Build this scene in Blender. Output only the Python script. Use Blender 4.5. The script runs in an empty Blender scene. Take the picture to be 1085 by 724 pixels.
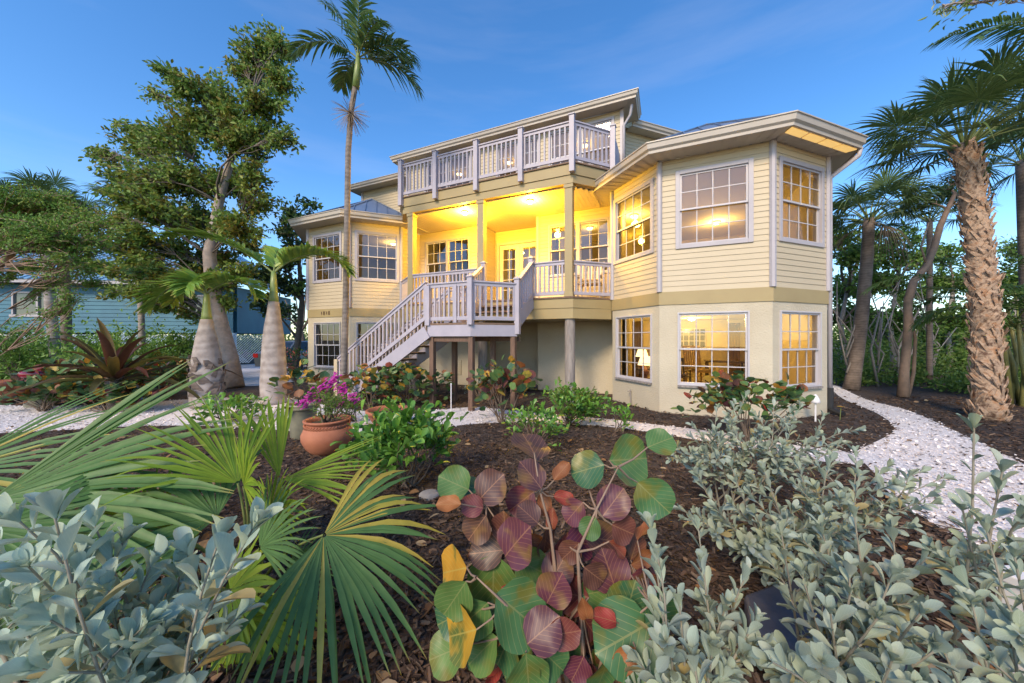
import bpy, bmesh, math, random
import numpy as np
from mathutils import Vector, Matrix
R = math.radians
S = bpy.context.scene
COL = S.collection

# ------------------------------------------------------------------ camera
cam_data = bpy.data.cameras.new("camera")
cam = bpy.data.objects.new("camera", cam_data)
COL.objects.link(cam)
cam.location = (0, 0, 1.6)
cam.rotation_euler = (R(90), 0, 0)
cam_data.sensor_width = 36.0
cam_data.lens = 366.2 / 1085 * 36
cam_data.shift_y = -3.16 / 1085
cam_data.clip_start = 0.02
cam_data.clip_end = 2000
S.camera = cam

# ------------------------------------------------------------------ sky and sun
SUN_EL, SUN_AZ = 36.0, 207.0
w = bpy.data.worlds.new("World"); S.world = w; w.use_nodes = True
nt = w.node_tree; nt.nodes.clear()
out = nt.nodes.new("ShaderNodeOutputWorld"); bg = nt.nodes.new("ShaderNodeBackground")
sky = nt.nodes.new("ShaderNodeTexSky"); sky.sky_type = 'NISHITA'; sky.sun_disc = False
sky.sun_elevation = R(SUN_EL); sky.sun_rotation = R(SUN_AZ)
sky.air_density = 1.0; sky.dust_density = 0.4; sky.ozone_density = 2.4
tc = nt.nodes.new("ShaderNodeTexCoord")
mp = nt.nodes.new("ShaderNodeMapping"); mp.inputs['Scale'].default_value = (0.9, 1.6, 7.0); mp.inputs['Rotation'].default_value = (0.25, 0.3, 0.5)
nz = nt.nodes.new("ShaderNodeTexNoise"); nz.inputs['Scale'].default_value = 1.5; nz.inputs['Detail'].default_value = 6; nz.inputs['Roughness'].default_value = 0.55
cr = nt.nodes.new("ShaderNodeValToRGB"); cr.color_ramp.elements[0].position = 0.50; cr.color_ramp.elements[1].position = 0.78
cr.color_ramp.elements[0].color = (0, 0, 0, 1); cr.color_ramp.elements[1].color = (0.10, 0.10, 0.10, 1)
mx = nt.nodes.new("ShaderNodeMix"); mx.data_type = 'RGBA'
L = nt.links.new
L(tc.outputs['Generated'], mp.inputs['Vector']); L(mp.outputs[0], nz.inputs['Vector']); L(nz.outputs['Fac'], cr.inputs['Fac'])
hs = nt.nodes.new('ShaderNodeHueSaturation'); hs.inputs['Saturation'].default_value = 1.28; hs.inputs['Value'].default_value = 0.90; hs.inputs['Hue'].default_value = 0.503; L(sky.outputs[0], hs.inputs['Color'])
L(cr.outputs['Color'], mx.inputs['Factor']); L(hs.outputs[0], mx.inputs[6])
mx.inputs[7].default_value = (3.4, 3.3, 3.7, 1)
L(mx.outputs[2], bg.inputs['Color']); L(bg.outputs[0], out.inputs[0])
bg.inputs['Strength'].default_value = 0.15

sd = bpy.data.lights.new("sun", 'SUN'); so = bpy.data.objects.new("sun", sd); COL.objects.link(so)
sd.energy = 1.95; sd.angle = R(16); sd.color = (1.0, 0.80, 0.56)
az = R(SUN_AZ); el = R(SUN_EL)
sdir = Vector((math.sin(az) * math.cos(el), math.cos(az) * math.cos(el), math.sin(el)))
so.rotation_euler = sdir.to_track_quat('Z', 'Y').to_euler(); so.location = (0, -5, 20)

S.view_settings.view_transform = 'Standard'; S.view_settings.look = 'None'
S.view_settings.exposure = 1.05; S.view_settings.gamma = 1.0
S.cycles.use_denoising = True
S.cycles.max_bounces = 8; S.cycles.transparent_max_bounces = 16; S.cycles.transmission_bounces = 6
S.cycles.sample_clamp_indirect = 8.0; S.cycles.caustics_reflective = False; S.cycles.caustics_refractive = False

# ------------------------------------------------------------------ helpers
F, HY = 366.2, 358.84
def at(px, py, Y):
    """the point that shows at a pixel of the photograph, at distance Y from the camera"""
    return Vector(((px - 542.5) / F * Y, Y, 1.6 + (HY - py) / F * Y))
def gnd(px, py, z=0.0):
    Y = (1.6 - z) * F / (py - HY)
    return Vector(((px - 542.5) / F * Y, Y, z))

def props(o, label=None, cat=None, group=None, kind=None):
    if label: o['label'] = label
    if cat: o['category'] = cat
    if group: o['group'] = group
    if kind: o['kind'] = kind
    return o
def empty(name, loc, rz=0, label=None, cat=None, group=None):
    o = bpy.data.objects.new(name, None); COL.objects.link(o)
    o.empty_display_size = 0.2
    o.location = loc; o.rotation_euler = (0, 0, rz)
    return props(o, label, cat, group)

class MB:
    """collects polygons, builds one mesh object"""
    def __init__(s): s.v = []; s.f = []; s.m = []; s.uv = None
    def poly(s, pts, m=0):
        n = len(s.v); s.v += [tuple(p) for p in pts]; s.f.append(tuple(range(n, n + len(pts)))); s.m.append(m)
    def faces(s, vs, fs, m=0):
        n = len(s.v); s.v += [tuple(p) for p in vs]
        for f in fs: s.f.append(tuple(i + n for i in f)); s.m.append(m)
    def box(s, x0, x1, y0, y1, z0, z1, m=0):
        v = [(x, y, z) for x in (x0, x1) for y in (y0, y1) for z in (z0, z1)]
        s.faces(v, [(0, 1, 3, 2), (4, 6, 7, 5), (0, 4, 5, 1), (2, 3, 7, 6), (0, 2, 6, 4), (1, 5, 7, 3)], m)
    def obox(s, o, a, b, c, m=0):
        """box from corner o along vectors a, b, c"""
        o, a, b, c = Vector(o), Vector(a), Vector(b), Vector(c)
        v = [o + a * i + b * j + c * k for i in (0, 1) for j in (0, 1) for k in (0, 1)]
        s.faces(v, [(0, 1, 3, 2), (4, 6, 7, 5), (0, 4, 5, 1), (2, 3, 7, 6), (0, 2, 6, 4), (1, 5, 7, 3)], m)
    def beam(s, p, q, wd, ht, m=0):
        """bar from p to q, wd across, ht up, centred on the line"""
        p, q = Vector(p), Vector(q); d = q - p
        sd = Vector((-d.y, d.x, 0))
        if sd.length < 1e-6: sd = Vector((1, 0, 0))
        sd.normalize(); up = d.cross(sd).normalized()
        if up.z < 0: up = -up
        s.obox(p - sd * wd / 2 - up * ht / 2, d, sd * wd, up * ht, m)
    def prism(s, poly, z0, z1, m=0):
        n = len(poly)
        v = [(x, y, z0) for x, y in poly] + [(x, y, z1) for x, y in poly]
        s.faces(v, [tuple(range(n - 1, -1, -1)), tuple(range(n, 2 * n))] + [(i, (i + 1) % n, n + (i + 1) % n, n + i) for i in range(n)], m)
    def tube(s, pts, rad, n=8, m=0, cap=True):
        pts = [Vector(p) for p in pts]
        if not hasattr(rad, '__len__'): rad = [rad] * len(pts)
        t = (pts[1] - pts[0]).normalized()
        a = t.orthogonal().normalized(); base = len(s.v)
        for i, p in enumerate(pts):
            if 0 < i < len(pts) - 1: t = (pts[i + 1] - pts[i - 1]).normalized()
            elif i == len(pts) - 1: t = (pts[i] - pts[i - 1]).normalized()
            a = (a - t * a.dot(t))
            a = a.normalized() if a.length > 1e-6 else t.orthogonal().normalized()
            b = t.cross(a)
            for k in range(n):
                g = 2 * math.pi * k / n
                s.v.append(tuple(p + (a * math.cos(g) + b * math.sin(g)) * rad[i]))
        for i in range(len(pts) - 1):
            for k in range(n):
                k2 = (k + 1) % n; o = base + i * n
                s.f.append((o + k, o + k2, o + n + k2, o + n + k)); s.m.append(m)
        if cap:
            s.f.append(tuple(base + k for k in range(n - 1, -1, -1))); s.m.append(m)
            o = base + (len(pts) - 1) * n
            s.f.append(tuple(o + k for k in range(n))); s.m.append(m)
    def lathe(s, prof, n=24, o=(0, 0, 0), m=0, wob=None):
        base = len(s.v)
        for i, (r, z) in enumerate(prof):
            for k in range(n):
                g = 2 * math.pi * k / n; rr = r * (1 + (wob(g, z) if wob else 0))
                s.v.append((o[0] + rr * math.cos(g), o[1] + rr * math.sin(g), o[2] + z))
        for i in range(len(prof) - 1):
            for k in range(n):
                k2 = (k + 1) % n; q = base + i * n
                s.f.append((q + k, q + k2, q + n + k2, q + n + k)); s.m.append(m)
        s.f.append(tuple(base + k for k in range(n - 1, -1, -1))); s.m.append(m)
        q = base + (len(prof) - 1) * n
        s.f.append(tuple(q + k for k in range(n))); s.m.append(m)
    def mesh(s, name, mats, smooth=False):
        me = bpy.data.meshes.new(name)
        me.from_pydata(s.v, [], s.f)
        for m in (mats if isinstance(mats, (list, tuple)) else [mats]): me.materials.append(m)
        if any(s.m): me.polygons.foreach_set('material_index', s.m)
        if smooth: me.polygons.foreach_set('use_smooth', [True] * len(s.f))
        me.update(); return me
    def build(s, name, mats, parent=None, smooth=False, bevel=0):
        o = bpy.data.objects.new(name, s.mesh(name, mats, smooth)); COL.objects.link(o)
        if parent: o.parent = parent
        if bevel:
            b = o.modifiers.new('bevel', 'BEVEL'); b.width = bevel; b.segments = 2; b.limit_method = 'ANGLE'
        return o

# ------------------------------------------------------------------ materials
def nodes(name):
    m = bpy.data.materials.new(name); m.use_nodes = True
    t = m.node_tree; return m, t, t.nodes['Principled BSDF'], t.links.new
def rgb(c): return (c[0], c[1], c[2], 1)
def mat(name, c, rough=0.6, c2=None, nscale=3.0, contrast=(0.35, 0.65), bump=None, spec=0.5, metal=0.0, stretch=None, emit=None, c3=None):
    """procedural material: base colour mottled to c2 (and c3 finer) by noise, optional bump (scale, strength)"""
    m, t, b, l = nodes(name)
    b.inputs['Roughness'].default_value = rough; b.inputs['Specular IOR Level'].default_value = spec; b.inputs['Metallic'].default_value = metal
    b.inputs['Base Color'].default_value = rgb(c)
    co = t.nodes.new('ShaderNodeTexCoord'); vec = co.outputs['Object']
    if stretch:
        mpn = t.nodes.new('ShaderNodeMapping'); mpn.inputs['Scale'].default_value = stretch
        l(vec, mpn.inputs['Vector']); vec = mpn.outputs[0]
    if c2:
        n = t.nodes.new('ShaderNodeTexNoise'); n.inputs['Scale'].default_value = nscale; n.inputs['Detail'].default_value = 6; n.inputs['Roughness'].default_value = 0.6
        l(vec, n.inputs['Vector'])
        r = t.nodes.new('ShaderNodeValToRGB'); e = r.color_ramp.elements
        e[0].position, e[1].position = contrast; e[0].color = rgb(c); e[1].color = rgb(c2)
        if c3: x = e.new((contrast[0] + contrast[1]) / 2); x.color = rgb(c3)
        l(n.outputs['Fac'], r.inputs['Fac']); l(r.outputs['Color'], b.inputs['Base Color'])
    if bump:
        n2 = t.nodes.new('ShaderNodeTexNoise'); n2.inputs['Scale'].default_value = bump[0]; n2.inputs['Detail'].default_value = 5
        bp = t.nodes.new('ShaderNodeBump'); bp.inputs['Strength'].default_value = bump[1]; bp.inputs['Distance'].default_value = bump[2] if len(bump) > 2 else 0.02
        l(vec, n2.inputs['Vector']); l(n2.outputs['Fac'], bp.inputs['Height']); l(bp.outputs[0], b.inputs['Normal'])
    if emit:
        b.inputs['Emission Color'].default_value = rgb(emit[0]); b.inputs['Emission Strength'].default_value = emit[1]
    return m

def leafmat(name, stops, rough=0.45, transl=0.25, spec=0.4, vein=None, tipcol=None, blotch=None):
    """leaf: colour picked per leaf (random per island); uv.x runs along the leaf, uv.y across it"""
    m, t, b, l = nodes(name)
    geo = t.nodes.new('ShaderNodeNewGeometry'); r = t.nodes.new('ShaderNodeValToRGB'); e = r.color_ramp.elements
    while len(e) > 1: e.remove(e[-1])
    e[0].position = 0; e[0].color = rgb(stops[0])
    for i, c in enumerate(stops[1:]):
        x = e.new((i + 1) / (len(stops) - 1)); x.color = rgb(c)
    l(geo.outputs['Random Per Island'], r.inputs['Fac'])
    colr = r.outputs['Color']
    def mixc(fac, a, bcol):
        x = t.nodes.new('ShaderNodeMix'); x.data_type = 'RGBA'
        if hasattr(fac, 'default_value') or hasattr(fac, 'node'): l(fac, x.inputs['Factor'])
        else: x.inputs['Factor'].default_value = fac
        l(a, x.inputs[6])
        if hasattr(bcol, 'node'): l(bcol, x.inputs[7])
        else: x.inputs[7].default_value = rgb(bcol)
        return x.outputs[2]
    def math_(op, a, c=None):
        x = t.nodes.new('ShaderNodeMath'); x.operation = op
        for i, q in enumerate((a, c)):
            if q is None: continue
            if hasattr(q, 'node'): l(q, x.inputs[i])
            else: x.inputs[i].default_value = q
        return x.outputs[0]
    uvn = t.nodes.new('ShaderNodeUVMap'); sep = t.nodes.new('ShaderNodeSeparateXYZ'); l(uvn.outputs[0], sep.inputs[0])
    ux, uy = sep.outputs[0], sep.outputs[1]
    ay = math_('ABSOLUTE', math_('SUBTRACT', uy, 0.5))
    nn = t.nodes.new('ShaderNodeTexNoise'); nn.inputs['Scale'].default_value = 14; nn.inputs['Detail'].default_value = 4
    tcx = t.nodes.new('ShaderNodeTexCoord'); l(tcx.outputs['Object'], nn.inputs['Vector'])
    hsv = t.nodes.new('ShaderNodeHueSaturation'); l(colr, hsv.inputs['Color'])
    mr = t.nodes.new('ShaderNodeMapRange'); l(nn.outputs['Fac'], mr.inputs['Value']); mr.inputs['To Min'].default_value = 0.72; mr.inputs['To Max'].default_value = 1.28
    l(mr.outputs[0], hsv.inputs['Value']); colr = hsv.outputs[0]
    if blotch:
        mb = t.nodes.new('ShaderNodeMapRange'); mb.inputs['From Min'].default_value = 0.54; mb.inputs['From Max'].default_value = 0.66
        n3 = t.nodes.new('ShaderNodeTexNoise'); n3.inputs['Scale'].default_value = 9; n3.inputs['Detail'].default_value = 2; l(tcx.outputs['Object'], n3.inputs['Vector'])
        l(n3.outputs['Fac'], mb.inputs['Value']); colr = mixc(mb.outputs[0], colr, blotch)
    if tipcol:
        mt = t.nodes.new('ShaderNodeMapRange'); mt.inputs['From Min'].default_value = tipcol[1]; mt.inputs['From Max'].default_value = 1.0
        l(ux, mt.inputs['Value']); colr = mixc(mt.outputs[0], colr, tipcol[0])
    if vein:
        v1 = math_('LESS_THAN', ay, 0.014)
        ph = math_('SUBTRACT', math_('MULTIPLY', ux, 7.0), math_('MULTIPLY', ay, 7.5))
        v2 = math_('LESS_THAN', math_('ABSOLUTE', math_('SUBTRACT', math_('FRACT', ph), 0.5)), 0.045)
        vm = math_('MULTIPLY', math_('MAXIMUM', v1, v2), 0.6)
        colr = mixc(vm, colr, vein)
    l(colr, b.inputs['Base Color']); b.inputs['Roughness'].default_value = rough; b.inputs['Specular IOR Level'].default_value = spec
    tr = t.nodes.new('ShaderNodeBsdfTranslucent'); l(colr, tr.inputs['Color'])
    ms = t.nodes.new('ShaderNodeMixShader'); ms.inputs[0].default_value = transl
    l(b.outputs[0], ms.inputs[1]); l(tr.outputs[0], ms.inputs[2]); l(ms.outputs[0], t.nodes['Material Output'].inputs['Surface'])
    return m

def glassmat(name, refl=0.14, tint=(0.92, 0.94, 0.93)):
    m = bpy.data.materials.new(name); m.use_nodes = True; t = m.node_tree; t.nodes.clear(); l = t.links.new
    o = t.nodes.new('ShaderNodeOutputMaterial'); a = t.nodes.new('ShaderNodeBsdfTransparent'); g = t.nodes.new('ShaderNodeBsdfGlossy')
    a.inputs['Color'].default_value = rgb(tint); g.inputs['Roughness'].default_value = 0.015; g.inputs['Color'].default_value = (0.9, 0.93, 1, 1)
    lw = t.nodes.new('ShaderNodeLayerWeight'); lw.inputs['Blend'].default_value = 0.25
    mr = t.nodes.new('ShaderNodeMapRange'); mr.inputs['To Min'].default_value = refl; mr.inputs['To Max'].default_value = 0.75
    nzz = t.nodes.new('ShaderNodeTexNoise'); nzz.inputs['Scale'].default_value = 2.2; bp = t.nodes.new('ShaderNodeBump'); bp.inputs['Strength'].default_value = 0.04
    l(nzz.outputs['Fac'], bp.inputs['Height']); l(bp.outputs[0], g.inputs['Normal'])
    l(lw.outputs['Fresnel'], mr.inputs['Value'])
    x = t.nodes.new('ShaderNodeMixShader'); l(mr.outputs[0], x.inputs[0]); l(a.outputs[0], x.inputs[1]); l(g.outputs[0], x.inputs[2]); l(x.outputs[0], o.inputs[0])
    return m

# ------------------------------------------------------------------ the house
M = {}
M['siding'] = mat('cream lap siding', (0.53, 0.445, 0.305), 0.55, (0.49, 0.41, 0.28), 0.8, bump=(60, 0.06))
M['stucco'] = mat('pale stucco', (0.54, 0.48, 0.36), 0.85, (0.48, 0.42, 0.31), 1.3, bump=(32, 0.7, 0.02))
M['band'] = mat('tan trim board', (0.37, 0.29, 0.14), 0.55, (0.34, 0.26, 0.125), 1.5)
M['trim'] = mat('white painted trim', (0.43, 0.40, 0.42), 0.45, (0.38, 0.355, 0.38), 2.0)
M['gutter'] = mat('beige painted gutter', (0.46, 0.41, 0.35), 0.4, (0.42, 0.37, 0.31), 1.5)
M['vinyl'] = mat('white window vinyl', (0.48, 0.46, 0.48), 0.35)
M['rail'] = mat('white painted railing', (0.42, 0.385, 0.44), 0.45, (0.36, 0.335, 0.39), 3.0)
M['soffit'] = mat('soffit boards', (0.62, 0.56, 0.45), 0.6, (0.57, 0.51, 0.41), 2.0)
M['ceiling'] = mat('porch ceiling', (0.70, 0.60, 0.42), 0.6, (0.66, 0.56, 0.38), 2.0)
M['roofmetal'] = mat('grey blue roof metal', (0.26, 0.31, 0.40), 0.35, (0.20, 0.25, 0.33), 1.2, metal=0.5)
M['deck'] = mat('weathered deck boards', (0.22, 0.14, 0.09), 0.8, (0.14, 0.09, 0.06), 8)
M['brownwood'] = mat('brown stained post', (0.17, 0.10, 0.065), 0.75, (0.11, 0.065, 0.045), 5, stretch=(6, 6, 1))
M['piling'] = mat('weathered grey piling', (0.34, 0.30, 0.27), 0.85, (0.19, 0.17, 0.16), 3, stretch=(9, 9, 1), bump=(12, 0.4))
M['drywall'] = mat('warm painted drywall', (0.62, 0.55, 0.36), 0.8, (0.58, 0.51, 0.33), 1)
M['ceilwhite'] = mat('interior ceiling paint', (0.72, 0.68, 0.56), 0.8)
M['carpet'] = mat('pale carpet', (0.50, 0.45, 0.34), 0.95, (0.44, 0.39, 0.30), 6)
M['glass'] = glassmat('window glass', 0.10)
M['glass_up'] = glassmat('window glass reflecting', 0.09, (0.80, 0.80, 0.78))
M['screen'] = glassmat('screened window glass', 0.05, (0.50, 0.48, 0.44))
M['black'] = mat('black rubber', (0.02, 0.02, 0.022), 0.5)
M['lampglow'] = mat('glowing lamp glass', (1, 0.85, 0.5), 0.4, emit=((1.0, 0.66, 0.22), 14))
M['lampwarm'] = mat('warm glowing shade', (1, 0.85, 0.5), 0.4, emit=((1.0, 0.74, 0.36), 2.4))
M['soffitglow'] = mat('warm soffit glow', (1, 0.8, 0.4), 0.5, emit=((1.0, 0.60, 0.16), 0.33))  # emission stands in for warm light falling on the right soffit
M['brass'] = mat('brass', (0.5, 0.36, 0.14), 0.35, metal=0.8)

ROOT = empty('house', (3.196, 7.495, 0), R(-24), 'large two storey cream sided beach house with lit porch and octagonal bays', 'house')
def W(u, v, z):
    c, s_ = math.cos(R(24)), math.sin(R(24))
    return Vector((3.196 + u * c + v * s_, 7.495 - u * s_ + v * c, z))

ZB0, ZB1, ZT = 2.325, 2.60, 5.42      # band bottom/top, wall top
C0, C1, C2, C3 = (-1.14, 1.14), (0, 0), (2.014, 0), (3.24, 1.226)
L2_, L1_, L0_, L3_ = (-8.16, 1.14), (-9.3, 0), (-11.314, 0), (-12.54, 1.226)
BACK = 10.0
SEG = [((-12.54, BACK), L3_), (L3_, L0_), (L0_, L1_), (L1_, L2_), (L2_, (-8.16, 2.1)), ((-8.16, 2.1), (-5.5, 2.1)), ((-5.5, 2.1), (-5.5, 3.0)),
       ((-5.5, 3.0), (-3.54, 3.0)), ((-3.54, 3.0), (-3.54, 2.1)), ((-3.54, 2.1), (-1.14, 2.1)), ((-1.14, 2.1), C0), (C0, C1), (C1, C2), (C2, C3),
       (C3, (3.24, BACK)), ((3.24, BACK), (-12.54, BACK))]
def frame_of(A, B):
    d = Vector((B[0] - A[0], B[1] - A[1], 0)); ln = d.length; d /= ln
    return Vector((A[0], A[1], 0)), d, Vector((d.y, -d.x, 0)), ln
def cuts(lo, hi, ops, i, j):
    c = {lo, hi}
    for o in ops:
        for q in (o[i], o[j]):
            if lo < q < hi: c.add(q)
    return sorted(c)
def inside(s, z, ops): return any(o[0] < s < o[1] and o[2] < z < o[3] for o in ops)
def flat_wall(mb, A, B, z0, z1, ops=(), off=0.0, m=0, s0=0, s1=None):
    o, d, n, ln = frame_of(A, B); s1 = ln if s1 is None else s1
    ss, zs = cuts(s0, s1, ops, 0, 1), cuts(z0, z1, ops, 2, 3)
    for a, b in zip(ss, ss[1:]):
        for c, e in zip(zs, zs[1:]):
            if inside((a + b) / 2, (c + e) / 2, ops): continue
            P = lambda s_, z: o + d * s_ + n * off + Vector((0, 0, z))
            mb.poly([P(a, c), P(b, c), P(b, e), P(a, e)], m)
def lap_wall(mb, A, B, z0, z1, ops=(), h=0.114, t=0.012):
    o, d, n, ln = frame_of(A, B); z = z0
    while z < z1 - 1e-4:
        zt = min(z + h, z1)
        for c, e in zip(cuts(z, zt, ops, 2, 3), cuts(z, zt, ops, 2, 3)[1:]):
            for a, b in zip(cuts(0, ln, ops, 0, 1), cuts(0, ln, ops, 0, 1)[1:]):
                if inside((a + b) / 2, (c + e) / 2, ops): continue
                oc, oe = t * (1 - (c - z) / h), t * (1 - (e - z) / h)
                P = lambda s_, zz, of: o + d * s_ + n * of + Vector((0, 0, zz))
                mb.poly([P(a, c, oc), P(b, c, oc), P(b, e, oe), P(a, e, oe)])
                if c == z: mb.poly([P(a, c, 0), P(b, c, 0), P(b, c, oc), P(a, c, oc)])
        z = zt

def window(A, B, s0, s1, z0, z1, cols, rows, units=1, trim=0.085, glass='glass', name='window', sill=False, sash=True):
    """frame (trim + jambs) > sash meshes (with muntins) > pane"""
    o, d, n, ln = frame_of(A, B); up = Vector((0, 0, 1))
    def bx(mb, a, b, c, e, n0, n1, m=0): mb.obox(o + d * a + n * n0 + up * c, d * (b - a), n * (n1 - n0), up * (e - c), m)
    f = MB(); T = trim
    bx(f, s0 - T, s0, z0 - T, z1 + T, -0.13, 0.035); bx(f, s1, s1 + T, z0 - T, z1 + T, -0.13, 0.035)
    bx(f, s0, s1, z1, z1 + T, -0.13, 0.034); bx(f, s0, s1, z0 - T, z0, -0.13, 0.034)
    wu = (s1 - s0) / units
    for k in range(1, units): bx(f, s0 + wu * k - 0.045, s0 + wu * k + 0.045, z0, z1, -0.12, 0.03)
    fr = f.build(name, M['trim'] if T > 0.05 else M['vinyl'], ROOT, bevel=0.004)
    if sill:
        g = MB(); bx(g, s0 - T, s1 + T, z0 - T - 0.04, z0 - T - 0.002, -0.03, 0.06); g.build('sill', M['piling'], fr)
    gp, gs = MB(), MB()
    for k in range(units):
        a = s0 + wu * k + (0.045 if k else 0); b = s0 + wu * (k + 1) - (0.045 if k < units - 1 else 0)
        zm = (z0 + z1) / 2
        parts = ((zm - 0.02, z1, -0.035, 0.0), (z0, zm + 0.02, -0.075, -0.037)) if sash else ((z0, z1, -0.05, -0.01),)
        for (c, e, n0, n1) in parts:
            h = MB(); q = 0.035
            bx(h, a, a + q, c, e, n0, n1); bx(h, b - q, b, c, e, n0, n1); bx(h, a + q, b - q, c, c + q, n0, n1); bx(h, a + q, b - q, e - q, e, n0, n1)
            nm = (n0 + n1) / 2
            for i in range(1, cols):
                x = a + q + (b - a - 2 * q) * i / cols; bx(h, x - 0.009, x + 0.009, c + q, e - q, nm - 0.01, nm + 0.012)
            for i in range(1, rows):
                x = c + q + (e - c - 2 * q) * i / rows; bx(h, a + q, b - q, x - 0.009, x + 0.009, nm - 0.009, nm + 0.011)
            h.build('sash', M['vinyl'], fr)
            P = lambda s_, z: o + d * s_ + n * nm + up * z
            (gs if sash and n0 < -0.07 else gp).poly([P(a + q, c + q), P(b - q, c + q), P(b - q, e - q), P(a + q, e - q)])
    gp.build('pane', M[glass], fr)
    if gs.v: gs.build('screen_pane', M['screen'], fr)
    return fr

UP, LO = (3.583, 5.069), (0.644, 2.12)
OPS_UP = {2: (0.36, 1.58), 3: (0.24, 1.46), 11: (0.16, 1.37), 12: (0.40, 1.617), 13: (0.25, 1.50)}
OPS_LO = {2: (0.36, 1.58), 3: (0.22, 1.44), 11: (0.19, 1.37), 12: (0.385, 1.608), 13: (0.225, 1.46)}
wl, wb, wsd, wi = MB(), MB(), MB(), MB()
for i, (A, B) in enumerate(SEG):
    o, d, n, ln = frame_of(A, B)
    lo = [(OPS_LO[i][0], OPS_LO[i][1]) + LO] if i in OPS_LO else []
    hi = [(OPS_UP[i][0], OPS_UP[i][1]) + UP] if i in OPS_UP else []
    if i == 5: hi = [(0.34, 2.10, 3.55, 5.05)]
    if i == 9: hi = [(0.40, 2.16, 3.55, 5.05)]
    if i == 7: hi = [(0.18, 1.70, 2.66, 4.92)]
    if i == 1: hi = [(0.25, 1.48) + UP]; lo = [(0.25, 1.48) + LO]
    flat_wall(wl, A, B, 0, ZB0, lo)
    lap_wall(wsd, A, B, ZB1, ZT, hi)
    if 4 <= i <= 10: flat_wall(wb, A, B, ZB0, ZB1, off=0.0)
    else:
        e = 0.02 * math.tan(R(22.5))
        flat_wall(wb, A, B, ZB0, ZB1, off=0.022, s0=-0.009, s1=ln + 0.009)
        for z in (ZB0, ZB1):
            P = lambda s_, of: o + d * s_ + n * of + Vector((0, 0, z))
            wb.poly([P(-0.009, 0), P(ln + 0.009, 0), P(ln + 0.009, 0.022), P(-0.009, 0.022)])
    flat_wall(wi, A, B, 0.02, ZT, lo + hi, off=-0.13)
wl.build('stucco_wall', M['stucco'], ROOT); wb.build('trim_band', M['band'], ROOT); wsd.build('siding_wall', M['siding'], ROOT); wi.build('interior_wall', M['drywall'], ROOT)
# corner boards
for P_, z0 in ((C0, ZB1), (C1, ZB1), (C2, ZB1), (C3, ZB1), (L0_, ZB1), (L1_, ZB1), (L2_, ZB1), (L3_, ZB1), ((-3.54, 2.1), ZB1), ((-5.5, 2.1), ZB1)):
    cb = MB(); cb.prism([(P_[0] + 0.062 * math.cos(R(22.5 + 45 * k)), P_[1] + 0.062 * math.sin(R(22.5 + 45 * k))) for k in range(8)], z0 + 0.003, ZT - 0.003); cb.build('corner_trim', M['trim'], ROOT)

for i in (1, 2, 3, 11, 12, 13):
    a, b = OPS_UP.get(i, (0.25, 1.48)); window(*SEG[i], a, b, *UP, 4, 2, glass='glass_up')
    a, b = OPS_LO.get(i, (0.25, 1.48)); window(*SEG[i], a, b, *LO, 4, 2, trim=0.03, sill=True)
window(*SEG[5], 0.34, 2.10, 3.55, 5.05, 3, 2, units=2, glass='glass_up', trim=0.06)
window(*SEG[9], 0.40, 2.16, 3.55, 5.05, 3, 2, units=2, glass='glass_up', trim=0.06)
# french doors in the recess
dr = MB(); u0, u1, v0 = -5.32, -3.80, 3.0
dr.box(u0 - 0.09, u0, v0 - 0.05, v0 + 0.1, 2.65, 5.01); dr.box(u1, u1 + 0.09, v0 - 0.05, v0 + 0.1, 2.65, 5.01); dr.box(u0, u1, v0 - 0.048, v0 + 0.1, 4.92, 5.008)
dfr = dr.build('door_frame', M['trim'], ROOT)
for a, b in ((u0, (u0 + u1) / 2), ((u0 + u1) / 2, u1)):
    h = MB(); a += 0.004; b -= 0.004; q = 0.14
    h.box(a, a + q, v0, v0 + 0.045, 2.66, 4.915); h.box(b - q, b, v0, v0 + 0.045, 2.66, 4.915)
    h.box(a + q, b - q, v0 + 0.001, v0 + 0.044, 2.66, 2.96); h.box(a + q, b - q, v0 + 0.001, v0 + 0.044, 4.76, 4.915)
    x = (a + b) / 2; h.box(x - 0.012, x + 0.012, v0 + 0.01, v0 + 0.035, 2.96, 4.76)
    for k in range(1, 5):
        z = 2.96 + 1.8 * k / 5; h.box(a + q, b - q, v0 + 0.011, v0 + 0.034, z - 0.011, z + 0.011)
    dd = h.build('french_door', M['vinyl'], ROOT)
    g = MB(); g.poly([(a + q, v0 + 0.022, 2.96), (b - q, v0 + 0.022, 2.96), (b - q, v0 + 0.022, 4.76), (a + q, v0 + 0.022, 4.76)]); g.build('pane', M['glass_up'], dd)
    k = MB(); xx = b - 0.07 if a < -4.6 else a + 0.07; k.beam((xx, v0 - 0.05, 3.65), (xx + (-0.1 if a < -4.6 else 0.1), v0 - 0.05, 3.65), 0.02, 0.02); k.box(xx - 0.02, xx + 0.02, v0 - 0.05, v0 - 0.002, 3.58, 3.75); k.build('handle', M['brass'], dd)

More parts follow.
